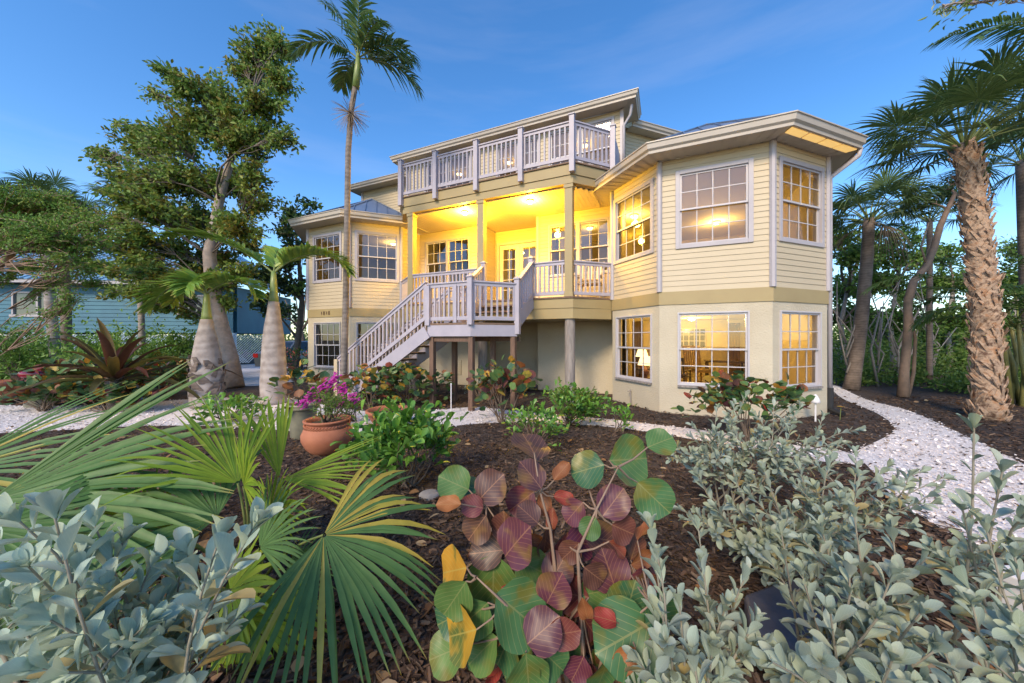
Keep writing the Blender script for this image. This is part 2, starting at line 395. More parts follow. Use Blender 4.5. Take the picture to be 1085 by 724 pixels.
# floors / ceilings
def ring(inset):
    P = [(-12.54 + inset, BACK - inset), (-12.54 + inset, 1.226 + 0.4 * inset), (-11.314 + 0.4 * inset, inset), (-9.3 - 0.4 * inset, inset), (-8.16 - inset, 1.14 + 0.4 * inset), (-8.16 - inset, 2.1 + inset),
         (-5.5 - inset, 2.1 + inset), (-5.5 - inset, 3.0 + inset), (-3.54 + inset, 3.0 + inset), (-3.54 + inset, 2.1 + inset), (-1.14 + inset, 2.1 + inset), (-1.14 + inset, 1.14 + 0.4 * inset), (0.4 * inset, inset), (2.014 - 0.4 * inset, inset), (3.24 - inset, 1.226 + 0.4 * inset), (3.24 - inset, BACK - inset)]
    return P
q = MB(); q.prism(ring(0.13), 0.01, 0.06); q.prism(ring(0.13), 2.62, 2.66); q.build('interior_floor', M['carpet'], ROOT)
q = MB(); q.prism(ring(0.13), 2.36, 2.40); q.prism(ring(0.13), 5.34, 5.38); q.build('interior_ceiling', M['ceilwhite'], ROOT)
# partition walls indoors
q = MB()
for z0, z1 in ((0.06, 2.36), (2.66, 5.34)):
    q.box(-8.25, -8.15, 2.3, 9.8, z0, z1)
    q.box(-1.16, -1.06, 4.6 if z0 < 1 else 2.3, 9.8, z0, z1)
q.box(-1.0, 3.1, 6.6, 6.7, 2.66, 5.34); q.box(-1.0, 3.1, 8.0, 8.1, 0.06, 2.36); q.box(-5.9, -5.8, 3.2, 9.8, 2.66, 5.34); q.box(-3.3, -3.2, 3.2, 9.8, 2.66, 5.34)
q.box(-12.4, -8.3, 4.2, 4.3, 0.06, 2.36); q.box(-12.4, -8.3, 4.4, 4.5, 2.66, 5.34); q.box(-8.1, -1.1, 5.4, 5.5, 2.66, 5.34)
q.build('partition_wall', M['drywall'], ROOT)
# dark window wall, doors and curtains seen through the glass on the ground floor and upstairs
M['darkglass'] = mat('dark night window', (0.03, 0.035, 0.04), 0.15)
M['curtain'] = mat('brown curtain', (0.20, 0.13, 0.06), 0.9, (0.13, 0.08, 0.04), 20, stretch=(1, 1, 0.05))
q = MB(); q.box(0.0, 1.6, 7.94, 7.97, 1.25, 2.0, 0)
for k in range(9): q.box(0.0 + 0.2 * k - 0.015, 0.2 * k + 0.015, 7.92, 7.938, 1.23, 2.02, 1)
for k in range(4): q.box(-0.02, 1.62, 7.915, 7.937, 1.25 + 0.25 * k - 0.015, 1.25 + 0.25 * k + 0.015, 1)
q.build('back_window', [M['darkglass'], M['vinyl']], ROOT)
q = MB()
for a, b, v in ((2.35, 2.75, 7.6), (-0.95, -0.6, 4.6)):
    for k in range(8):
        x = a + (b - a) * k / 8; q.box(x, x + (b - a) / 8 - 0.004, v + 0.02 * (k % 2), v + 0.05 + 0.02 * (k % 2), 0.1, 2.2)
q.build('curtain', M['curtain'], ROOT)
q = MB(); q.box(0.6, 2.2, 6.55, 6.597, 2.66, 4.75, 0); q.box(0.68, 1.36, 6.52, 6.548, 2.66, 4.66, 1); q.box(1.44, 2.12, 6.52, 6.548, 2.66, 4.66, 1); q.build('inner_door', [M['trim'], M['drywall']], ROOT)

# eaves, gutters and roofs
def offset_poly(P, o, closed=False):
    """offset an open chain of plan points outward (to the right of travel = outward of SEG order)"""
    r = []
    for i in range(len(P)):
        ns = []
        if i > 0: d = (Vector(P[i]) - Vector(P[i - 1])).normalized(); ns.append(Vector((d.y, -d.x)))
        if i < len(P) - 1: d = (Vector(P[i + 1]) - Vector(P[i])).normalized(); ns.append(Vector((d.y, -d.x)))
        if len(ns) == 2: m_ = (ns[0] + ns[1]); m_ = m_ / m_.dot(ns[0])
        else: m_ = ns[0]
        r.append(Vector(P[i]) + m_ * o)
    return r
def eave(chain, ov, zs, zt, ridge, name, close=None, light_on=None):
    """soffit, fascia/gutter and metal roof over a chain of wall points; ridge(point)->3D point each eave vertex climbs to"""
    E = offset_poly(chain, ov); G = offset_poly(chain, ov + 0.055)
    s_ = MB()
    for i in range(len(chain) - 1):
        n = max(2, int((E[i + 1] - E[i]).length / 0.2))
        for k in range(n):     # grooved soffit boards
            f0, f1 = k / n + 0.012, (k + 1) / n - 0.012
            a, b = Vector(chain[i]).lerp(Vector(chain[i + 1]), f0), Vector(chain[i]).lerp(Vector(chain[i + 1]), f1)
            c, d = E[i].lerp(E[i + 1], f1), E[i].lerp(E[i + 1], f0)
            s_.poly([(a.x, a.y, zs), (d.x, d.y, zs), (c.x, c.y, zs), (b.x, b.y, zs)])
        a, b, c, d = Vector(chain[i]), Vector(chain[i + 1]), E[i + 1], E[i]
        s_.poly([(a.x, a.y, zs + 0.012), (d.x, d.y, zs + 0.012), (c.x, c.y, zs + 0.012), (b.x, b.y, zs + 0.012)])
    g = MB()
    prof = [(0.0, zs - 0.012), (0.03, zs - 0.012), (0.035, zs + 0.04), (0.075, zs + 0.075), (0.09, zt - 0.03), (0.11, zt - 0.022), (0.11, zt), (0.085, zt), (0.07, zt - 0.05), (0.0, zt - 0.06)]
    rings = [offset_poly(chain, ov + p[0]) for p in prof]
    for j in range(len(prof)):
        j2 = (j + 1) % len(prof)
        for i in range(len(chain) - 1):
            g.poly([(*rings[j][i], prof[j][1]), (*rings[j][i + 1], prof[j][1]), (*rings[j2][i + 1], prof[j2][1]), (*rings[j2][i], prof[j2][1])])
    for i in (0, len(chain) - 1): g.poly([(*rings[j][i], prof[j][1]) for j in range(len(prof))])
    r = MB(); top = offset_poly(chain, ov + 0.05)
    for i in range(len(chain) - 1):
        a, b = top[i], top[i + 1]; A3, B3 = Vector((a.x, a.y, zt - 0.02)), Vector((b.x, b.y, zt - 0.02)); ra, rb = Vector(ridge(chain[i])), Vector(ridge(chain[i + 1]))
        r.poly([A3, B3, rb, ra] if (ra - rb).length > 1e-4 else [A3, B3, ra])
        n = int((B3 - A3).length / 0.32); nrm = (B3 - A3).cross(ra - A3).normalized()
        if nrm.z < 0: nrm = -nrm
        e = (B3 - A3).normalized(); sl = e.cross(nrm); sl = sl if sl.z > 0 else -sl
        for k in range(1, n):    # standing seams run straight up the slope until they meet a hip
            p = A3.lerp(B3, k / n)
            best = 99
            for (P0, P1) in ((A3, ra), (B3, rb), (ra, rb)):
                dv = P1 - P0
                if dv.length < 1e-4: continue
                den = sl.x * dv.y - sl.y * dv.x
                if abs(den) < 1e-6: continue
                tt = ((P0.x - p.x) * dv.y - (P0.y - p.y) * dv.x) / den; ss = ((P0.x - p.x) * sl.y - (P0.y - p.y) * sl.x) / den
                if tt > 0.02 and -0.01 <= ss <= 1.01: best = min(best, tt)
            if best < 90: r.beam(p + nrm * 0.015, p + sl * best + nrm * 0.015, 0.022, 0.035)
        for P0, P1 in ((A3, ra), (B3, rb)): r.beam(P0 + nrm * 0.01, P1 + nrm * 0.01, 0.09, 0.03)
    s_.build('soffit', M['soffit'], ROOT); g.build('gutter', M['gutter'], ROOT); r.build('roof', M['roofmetal'], ROOT)
    return E
RC = [(-1.14, 2.36), C0, C1, C2, C3, (3.24, BACK)]
def ridge_r(p): return (1.05, 1.75, 6.95) if p[1] < 2.0 else (1.05, p[1] if p[1] > 3 else 2.36, 6.95)
EZ0, EZ1 = 5.42, 5.62
ER = eave(RC, 0.45, EZ0, EZ1, ridge_r, 'right')
LC = [(-12.54, BACK), L3_, L0_, L1_, L2_, (-8.16, 2.0)]
def ridge_l(p): return (-10.3, 1.9, 7.0) if p[1] < 2.0 else (-10.3, p[1] if p[1] > 3 else 2.0, 7.0)
eave(LC, 0.45, EZ0, EZ1, ridge_l, 'left')
# warm glow on the right soffit, put into added emissive panels
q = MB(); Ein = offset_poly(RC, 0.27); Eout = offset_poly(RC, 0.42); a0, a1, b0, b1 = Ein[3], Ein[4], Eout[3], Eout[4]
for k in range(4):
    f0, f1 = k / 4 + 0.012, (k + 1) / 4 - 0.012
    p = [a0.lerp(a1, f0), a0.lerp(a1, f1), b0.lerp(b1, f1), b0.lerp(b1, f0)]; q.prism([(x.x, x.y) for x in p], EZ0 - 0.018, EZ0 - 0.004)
q.build('soffit_glow', M['soffitglow'], ROOT)
# upper storey
UZ0, UZ1, US, UT = 5.96, 8.27, 8.27, 8.45
UCH = [(-8.9, 3.3), (-8.9, 2.35), (-1.04, 2.35), (-1.04, 3.3)]
us, ui = MB(), MB(); uw = [(0.85, 2.72), (3.85, 5.27), (5.70, 7.57)]
WINGL = [(-12.3, 7.0), (-12.3, 3.3), (-8.9, 3.3)]; WINGR = [(-1.04, 3.3), (0.9, 5.24), (0.9, 9.0)]
lap_wall(us, UCH[0], UCH[1], UZ0, UZ1); lap_wall(us, UCH[1], UCH[2], UZ0, UZ1, [(a, b, 6.5, 8.05) for a, b in uw]); lap_wall(us, UCH[2], UCH[3], UZ0, UZ1)
for a, b in zip(WINGL, WINGL[1:]): lap_wall(us, a, b, 5.6, UZ1)
for a, b in zip(WINGR, WINGR[1:]): lap_wall(us, a, b, 5.6, UZ1)
us.build('upper_siding_wall', M['siding'], ROOT)
flat_wall(ui, UCH[1], UCH[2], UZ0, UZ1, [(a, b, 6.5, 8.05) for a, b in uw], off=-0.12); ui.box(-8.8, -1.1, 4.6, 4.7, UZ0, UZ1); ui.box(-8.8, -1.1, 2.5, 4.6, UZ1 - 0.06, UZ1 - 0.02); ui.box(-8.86, -8.8, 2.5, 4.6, UZ0, UZ1 - .07); ui.box(-1.12, -1.08, 2.5, 4.6, UZ0, UZ1 - .07); ui.box(-8.8, -1.1, 2.48, 4.6, UZ0 + 0.01, UZ0 + 0.05)
ui.build('upper_interior_wall', M['drywall'], ROOT)
for a, b in uw: window(UCH[1], UCH[2], a, b, 6.5, 8.05, 3, 2, units=2, glass='glass_up', trim=0.08)
for P_ in ((-8.9, 2.35), (-1.04, 2.35), (0.9, 5.24), (-12.3, 3.3)): cb = MB(); cb.prism([(P_[0] + 0.07 * math.cos(R(45 + 90 * k)), P_[1] + 0.07 * math.sin(R(45 + 90 * k))) for k in range(4)], 6.0, UZ1 - 0.003); cb.build('corner_trim', M['trim'], ROOT)
UE = [(-8.9, 3.1), (-8.9, 2.35), (-1.04, 2.35), (-1.04, 3.1)]
def ridge_u(p): return (p[0] + (1.6 if p[0] < -5 else -1.6), 5.6, 9.75)
eave(UE, 0.38, US, UT, ridge_u, 'upper')
eave([(-12.3, 9.0), (-12.3, 3.3), (-8.6, 3.3)], 0.40, US - 0.1, UT - 0.1, lambda p: (-9.6 if p[0] < -10 else -8.6, 5.9, 9.3), 'wing')
eave([(-1.04, 3.3), (0.9, 5.24), (0.9, 9.0)], 0.30, US - 0.12, UT - 0.12, lambda p: (-2.4, 6.2 if p[1] < 6 else 9.0, 9.3), 'wing')

# porch deck, balcony slab, columns
DD, DLx, DV = (-1.97, 0.27), (-7.33, 0.27), 0.27
def slab(mb, z0, z1, grow=0.0, m=0):
    P = [(-8.16 + 0.03, 1.14 + 0.02), (DLx[0] - 0.4 * grow, DV - grow), (DD[0] + 0.4 * grow, DV - grow), (-1.14 - 0.03 + 0.0, 1.14 + 0.02 - grow * 0), (-1.17, 2.08), (-8.13, 2.08)]
    mb.prism(P, z0, z1, m)
q = MB(); slab(q, 2.10, 2.36, 0.0); slab(q, 2.363, 2.60, 0.02); q.build('deck_fascia', M['band'], ROOT)
q = MB(); slab(q, 2.603, 2.645, 0.05); q.prism([(-5.48, 2.083), (-3.56, 2.083), (-3.56, 2.98), (-5.48, 2.98)], 2.3, 2.645); q.build('deck_floor', M['deck'], ROOT)
# balcony: fascia in two lips round a board ceiling
q = MB()
q.prism([(-8.13, 1.16), DLx, DD, (-1.17, 1.16), (-1.17, 2.33), (-8.13, 2.33)], 5.66, 5.93, 0)
beamch = [(-8.14, 1.15), DLx, DD, (-1.16, 1.15)]
for i in range(3):
    for z0, z1, off in ((5.46, 5.655, 0.0), (5.663, 5.925, 0.025)):
        a, b = offset_poly(beamch, off)[i:i + 2]; c, d = offset_poly(beamch, -0.16)[i + 1], offset_poly(beamch, -0.16)[i]
        q.prism([tuple(a), tuple(b), tuple(c), tuple(d)], z0, z1, 0)
q.build('balcony_fascia', M['band'], ROOT)
q = MB()
for k in range(60):
    a = -8.12 + k * 0.1145
    v0 = max(0.43, 0.27 + (-7.33 - a) * 1.1 + 0.17, 0.27 + (a + 0.12 + 1.97) * 1.1 + 0.17)
    v0 = min(v0, 1.5); q.box(a, a + 0.11, v0, 2.098 if not (-5.5 < a < -3.6) else 2.99, 5.425, 5.455)
q.build('porch_ceiling', M['ceiling'], ROOT)
q = MB(); P = offset_poly(beamch, 0.06); q.prism([tuple(p) for p in P] + [(-1.1, 2.33), (-8.2, 2.33)], 5.932, 5.965); q.build('balcony_floor', M['deck'], ROOT)
for u in (-7.06, -4.60, -2.09):
    q = MB(); r = 0.10; v = DV + 0.12
    q.box(u - r, u + r, v - r, v + r, 2.648, 5.458); q.box(u - r - 0.02, u + r + 0.02, v - r - 0.02, v + r + 0.02, 5.36, 5.45); q.box(u - r - 0.015, u + r + 0.015, v - r - 0.015, v + r + 0.015, 2.65, 2.75)
    q.build('porch_column', M['band'], ROOT, bevel=0.006)
    q = MB()
    q.tube([(u, v + 0.05, 0), (u, v + 0.05, 2.098)], 0.13, 14); q.build('piling', M['piling'], ROOT, smooth=False)

# railings
BAL = None
def post(parent, u, v, z0, z1, w_=0.11, cap=True):
    q = MB(); r = w_ / 2; q.box(u - r, u + r, v - r, v + r, z0, z1)
    if cap:
        q.box(u - r - 0.02, u + r + 0.02, v - r - 0.02, v + r + 0.02, z1 + 0.002, z1 + 0.03)
        q.faces([(u - r - .01, v - r - .01, z1 + .032), (u + r + .01, v - r - .01, z1 + .032), (u + r + .01, v + r + .01, z1 + .032), (u - r - .01, v + r + .01, z1 + .032), (u, v, z1 + .085)], [(0, 1, 4), (1, 2, 4), (2, 3, 4), (3, 0, 4)])
    return q.build('post', M['rail'], parent, bevel=0.004)
def railing(p, q_, za, zb, H=0.92, parent=None, name='railing', low=0.10, step=0.125):
    """top and bottom rail from p (floor za) to q (floor zb), every baluster its own piece"""
    global BAL
    p, q_ = Vector(p), Vector(q_); P = lambda f, h: (p.x + (q_.x - p.x) * f, p.y + (q_.y - p.y) * f, za + (zb - za) * f + h)
    r = MB(); r.beam(P(0, H - 0.02), P(1, H - 0.02), 0.10, 0.036); r.beam(P(0, H - 0.074), P(1, H - 0.074), 0.045, 0.076)
    o = r.build(name, M['rail'], parent or ROOT, bevel=0.004)
    r = MB(); r.beam(P(0, low), P(1, low), 0.045, 0.085); r.build('bottom_rail', M['rail'], o if parent is None else parent, bevel=0.004)
    n = max(2, round((q_ - p).length / step)); hb = H - 0.11 - low - 0.03
    for k in range(n):
        f = (k + 0.5) / n
        b = MB(); b.box(-0.02, 0.02, -0.02, 0.02, 0, 1)
        if BAL is None: BAL = b.mesh('baluster', M['rail'])
        c = bpy.data.objects.new('baluster', BAL); COL.objects.link(c); c.parent = o
        x, y, z = P(f, low + 0.03); c.location = (x, y, z); c.scale = (1, 1, hb); c.rotation_euler = (0, 0, math.atan2(q_.y - p.y, q_.x - p.x))
    return o
DZ, BZ = 2.645, 5.965
bl = offset_poly(beamch, 0.03)
br = railing(bl[1], bl[2], BZ, BZ, H=1.0, step=0.135, name='balcony_railing')
for u in (-7.33, -6.04, -4.67, -3.33, -1.97): post(br, u, DV - 0.085, BZ - 0.28, BZ + 1.09, 0.125, cap=True)
br2 = railing(bl[2], bl[3], BZ, BZ, H=1.0, step=0.135, name='balcony_railing'); post(br2, -1.12, 1.06, BZ - 0.05, BZ + 1.09, 0.125)
railing(bl[0], bl[1], BZ, BZ, H=1.0, step=0.3, name='balcony_railing')
q = MB(); q.box(-1.15, -1.10, 1.13, 2.33, BZ + 0.05, BZ + 1.0); q.build('balcony_end_panel', M['rail'], ROOT)
rv = DV + 0.04
r1 = railing((-6.95, rv), (-4.70, rv), DZ, DZ, name='porch_railing')
r2 = railing((-3.02, rv), (-2.19, rv), DZ, DZ, name='porch_railing')
r3 = railing((-1.99, rv + 0.12), (-1.20, 1.12), DZ, DZ, name='porch_railing'); railing((-8.1, 1.12), (-7.15, rv + 0.1), DZ, DZ, name='porch_railing')
for u in (-4.46, -3.07): post(r1 if u < -4 else r2, u, rv - 0.06, DZ - 0.25, DZ + 1.02, 0.12)
# staircase: lower flight to the left, landing, upper flight back to the deck
ST = MB(); LZ = 1.95
LAND = [(-4.9, -1.65), (-3.75, -1.65), (-2.98, -0.88), (-2.98, -0.62), (-4.9, -0.62)]
lm = MB(); lm.prism([tuple(p) for p in LAND], LZ - 0.045, LZ); landing = lm.build('stair_landing', M['deck'], ROOT)
q = MB(); ch = [(-4.9, -0.62), (-4.9, -1.65), (-3.75, -1.65), (-2.98, -0.88), (-2.98, -0.3)]
for i in range(1, 3):
    a, b = offset_poly(ch, 0.0)[i:i + 2]; c, d = offset_poly(ch, -0.05)[i + 1], offset_poly(ch, -0.05)[i]; q.prism([tuple(a), tuple(b), tuple(c), tuple(d)], LZ - 0.30, LZ - 0.048)
q.build('skirt_board', M['rail'], landing)
q = MB(); q.box(-4.85, -3.8, -1.58, -1.5, LZ - 0.42, LZ - 0.302); q.box(-4.85, -3.0, -0.72, -0.64, LZ - 0.42, LZ - 0.302); q.build('joist', M['brownwood'], landing)
for (u, v) in ((-4.82, -1.56), (-3.78, -1.56), (-3.06, -0.90), (-4.8, -0.68), (-3.7, -0.68)):
    q = MB(); q.box(u - 0.055, u + 0.055, v - 0.055, v + 0.055, 0, LZ - 0.31); q.build('support_post', M['brownwood'], landing)
n = 11; run = 0.28; rise = LZ / n; uB = -4.9 - run * (n - 1)
flight = MB(); flight.beam((-4.9, -1.67, LZ - 0.20), (uB - 0.15, -1.67, LZ - 0.20 - rise * (n - 1 + 0.15 / run)), 0.04, 0.30)
flight.beam((-4.9, -0.63, LZ - 0.20), (uB - 0.15, -0.63, LZ - 0.20 - rise * (n - 1 + 0.15 / run)), 0.04, 0.30)
lower = flight.build('stair_flight', M['rail'], ROOT)
for k in range(1, n):
    q = MB(); u = -4.9 - run * k; z = LZ - rise * k; q.box(u - 0.02, u + run, -1.645, -0.655, z - 0.04, z); q.build('tread', M['deck'], lower)
rl = railing((-4.92, -1.65), (uB - 0.1, -1.65), LZ + 0.05, LZ + 0.05 - rise * (n - 1 + 0.1 / run), parent=lower, name='handrail', H=0.93)
railing((-4.92, -0.65), (uB - 0.1, -0.65), LZ + 0.05, LZ + 0.05 - rise * (n - 1 + 0.1 / run), parent=lower, name='handrail', H=0.93)
q = MB(); q.box(uB - 0.2, uB - 0.08, -1.71, -1.59, 0, 1.05); q.build('newel_post', M['siding'], lower)
rA = railing((-4.9, -1.62), (-3.75, -1.62), LZ, LZ, name='landing_railing'); rB = railing((-3.75, -1.62), (-3.0, -0.88), LZ, LZ, name='landing_railing'); railing((-4.88, -0.64), (-4.5, -0.64), LZ, LZ, name='landing_railing', step=0.2)
post(rA, -4.88, -1.64, LZ - 0.05, LZ + 0.86, 0.12, cap=False); post(rA, -3.75, -1.65, LZ - 0.05, LZ + 0.98, 0.12); post(rA, -4.15, -1.62, LZ, LZ + 0.85, 0.08, cap=False); post(rB, -2.98, -0.86, LZ - 0.25, LZ + 1.0, 0.12)
up = MB()
for u in (-4.48, -3.02): up.beam((u, -0.82, LZ - 0.02), (u, DV - 0.02, DZ - 0.10), 0.05, 0.28)
upper = up.build('stair_flight', M['rail'], ROOT)
for k in range(1, 4):
    q = MB(); v = -0.62 + 0.29 * (k - 1); q.box(-4.45, -3.05, v, v + 0.31, LZ + 0.175 * k - 0.04, LZ + 0.175 * k); q.build('tread', M['deck'], upper)
for u in (-4.48, -3.02): railing((u, -0.82), (u, DV - 0.06), LZ + 0.03, DZ + 0.03, parent=upper, name='handrail', H=0.93)
# downspouts
q = MB(); e = ER[4]
q.tube([(e.x + 0.02, e.y + 0.03, 5.44), (e.x + 0.0, e.y + 0.03, 5.30), (3.32, 1.30, 5.02), (3.30, 1.27, 4.85), (3.30, 1.27, 0.55)], 0.045, 8)
dsp = q.build('downspout', M['trim'], ROOT, smooth=True)
q = MB(); q.tube([(3.30, 1.27, 0.56), (3.30, 1.27, 0.12), (3.42, 1.02, 0.05)], 0.062, 10); q.build('drain_boot', M['black'], dsp)
q = MB(); q.tube([(-0.75, 2.12, 8.2), (-0.80, 2.26, 8.0), (-0.98, 2.28, 7.75), (-0.98, 2.28, 6.2)], 0.04, 8); q.build('downspout', M['trim'], ROOT, smooth=True)
# house number and wall vent, spigot
q = MB()
def digit(mb, ch, x, z, s_):
    seg = {'1': [(0.5, 0, 0.5, 1), (0.25, 0.75, 0.5, 1)], '0': [(0, 0, 1, 0), (1, 0, 1, 1), (1, 1, 0, 1), (0, 1, 0, 0)]}[ch]
    for a, b, c, d in seg: mb.beam((x + a * s_ * 0.6, -0.03, z + b * s_), (x + c * s_ * 0.6, -0.03, z + d * s_), 0.012, 0.02)
for k, ch in enumerate('1010'): digit(q, ch, -10.62 + 0.12 * k, 2.41, 0.10)
q.build('house_number', M['brownwood'], ROOT)
q = MB(); q.box(-6.75, -6.35, 2.06, 2.098, 0.35, 0.85); 
for k in range(7): q.box(-6.72, -6.38, 2.045, 2.06, 0.40 + 0.06 * k, 0.43 + 0.06 * k)
q.build('wall_vent', M['stucco'], ROOT)
q = MB(); o, d, nn_, ln = frame_of(C0, C1); p = o + d * 0.75 + nn_ * 0.05
q.tube([(p.x, p.y, 0), (p.x, p.y, 0.38)], 0.012, 6); q.tube([(p.x, p.y, 0.36), (p.x + nn_.x * 0.08, p.y + nn_.y * 0.08, 0.34)], 0.014, 6); q.build('spigot', M['piling'], ROOT)

# lamps
def point(name, loc, e, col, r=0.08):
    d = bpy.data.lights.new(name, 'POINT'); d.energy = e; d.color = col; d.shadow_soft_size = r
    o = bpy.data.objects.new(name, d); COL.objects.link(o); o.location = loc; return o
WARM, GOLD = (1.0, 0.60, 0.15), (1.0, 0.57, 0.035)
def ceiling_lamp(u, v, z, e, col, label, name='ceiling_lamp', group='flush ceiling lamps indoors', r=0.13, glow='lampwarm'):
    t = empty(name, W(u, v, z), 0, label, 'lamp', group)
    q = MB(); q.lathe([(r, 0), (r, -0.02), (r * 0.9, -0.03)], 20); q.build('base_ring', M['brass'], t)
    q = MB(); q.lathe([(r * 0.86, -0.031), (r * 0.8, -0.06), (r * 0.5, -0.09), (0.01, -0.10)], 20); q.build('glass_shade', M[glow], t, smooth=True)
    l_ = point(name + '_light', (0, 0, -0.22), e, col, 0.1); l_.parent = t
    return t
ceiling_lamp(-5.40, 0.78, 5.42, 200, GOLD, 'glowing porch ceiling lamp above the left porch window', 'porch_lamp', 'porch ceiling lamps', 0.10, 'lampglow')
ceiling_lamp(-3.30, 0.78, 5.42, 200, GOLD, 'glowing porch ceiling lamp in front of the french doors', 'porch_lamp', 'porch ceiling lamps', 0.10, 'lampglow')
ceiling_lamp(-0.75, 2.9, 5.34, 26, WARM, 'lit flush ceiling lamp seen through left window of upper right bay')
ceiling_lamp(1.6, 4.6, 5.34, 70, WARM, 'lit ceiling lamp behind front window of upper right bay')
ceiling_lamp(1.16, 2.77, 2.36, 75, WARM, 'lit ceiling lamp in ground floor room of the right bay', r=0.16)
ceiling_lamp(1.0, 6.3, 2.36, 60, WARM, 'lit ceiling lamp farther back in the right bay ground floor room', r=0.16)
ceiling_lamp(-9.6, 2.3, 5.34, 14, WARM, 'lit ceiling lamp inside the upper left bay by the porch')
ceiling_lamp(-2.2, 3.5, 5.34, 9, WARM, 'lit ceiling lamp behind the right porch window')
ceiling_lamp(-4.6, 4.4, 5.34, 6, WARM, 'lit ceiling lamp in the hall behind the french doors')
ceiling_lamp(-2.4, 3.6, 8.2, 8, WARM, 'lit ceiling lamp behind the right balcony window')
ceiling_lamp(-5.2, 3.6, 8.2, 5, WARM, 'lit ceiling lamp behind the middle balcony window')
ceiling_lamp(-7.4, 3.6, 8.2, 3, WARM, 'lit ceiling lamp behind the left balcony window')

# ------------------------------------------------------------------ foliage tools
rng = np.random.default_rng(7); random.seed(7)
def unit(a):
    a = np.asarray(a, float); return a / np.maximum(np.linalg.norm(a, axis=-1, keepdims=True), 1e-9)
def template(prof, fold=0.10, curl=0.08, wave=0.0):
    """leaf from a width profile [(x, halfwidth)], midrib folded, tip curled down"""
    v, uv, f = [], [], []
    for i, (x, hw) in enumerate(prof):
        z = -curl * x * x; e = fold * hw * 2 + wave * math.sin(i * 2.1)
        v += [(x, -hw, z + e), (x, 0, z), (x, hw, z + e * 0.9)]; uv += [(x, 0.5 - hw), (x, 0.5), (x, 0.5 + hw)]
    for i in range(len(prof) - 1):
        o = i * 3; f += [(o, o + 1, o + 4, o + 3), (o + 1, o + 2, o + 5, o + 4)]
    return np.array(v), np.array(uv), f
T_OVAL = template([(0, 0.02), (0.2, 0.34), (0.5, 0.48), (0.78, 0.32), (1.0, 0.02)])
T_OBOV = template([(0, 0.035), (0.22, 0.15), (0.45, 0.36), (0.65, 0.48), (0.82, 0.45), (0.94, 0.29), (1.0, 0.06)], 0.13, 0.14)
T_FINE = template([(0, 0.03), (0.5, 0.5), (1.0, 0.03)], 0.12, 0.15)
T_LANCE = template([(0, 0.03), (0.3, 0.42), (0.65, 0.36), (1.0, 0.02)], 0.12, 0.25)
def round_template(nx=9, cup=0.24, wave=0.09):
    v, uv, f = [], [], []; ny = 7
    for i in range(nx):
        x = i / (nx - 1); hw = 0.53 * math.sqrt(max(0, 1 - (2 * x - 1) ** 2)) * (1.0 if x > 0.15 else 0.96) + 0.004
        for j in range(ny):
            y = (j / (ny - 1) * 2 - 1) * hw
            v.append((x, y, cup * (y * y * 1.6) - 0.14 * x * x + wave * math.sin(x * 7 + 1) * abs(y) * 2)); uv.append((x, 0.5 + y))
    for i in range(nx - 1):
        for j in range(ny - 1):
            o = i * ny + j; f.append((o, o + 1, o + ny + 1, o + ny))
    return np.array(v), np.array(uv), f
T_ROUND = round_template(); T_ROUND2 = round_template(9, 0.4, 0.12); T_ROUNDS = round_template(5, 0.25, 0.04)

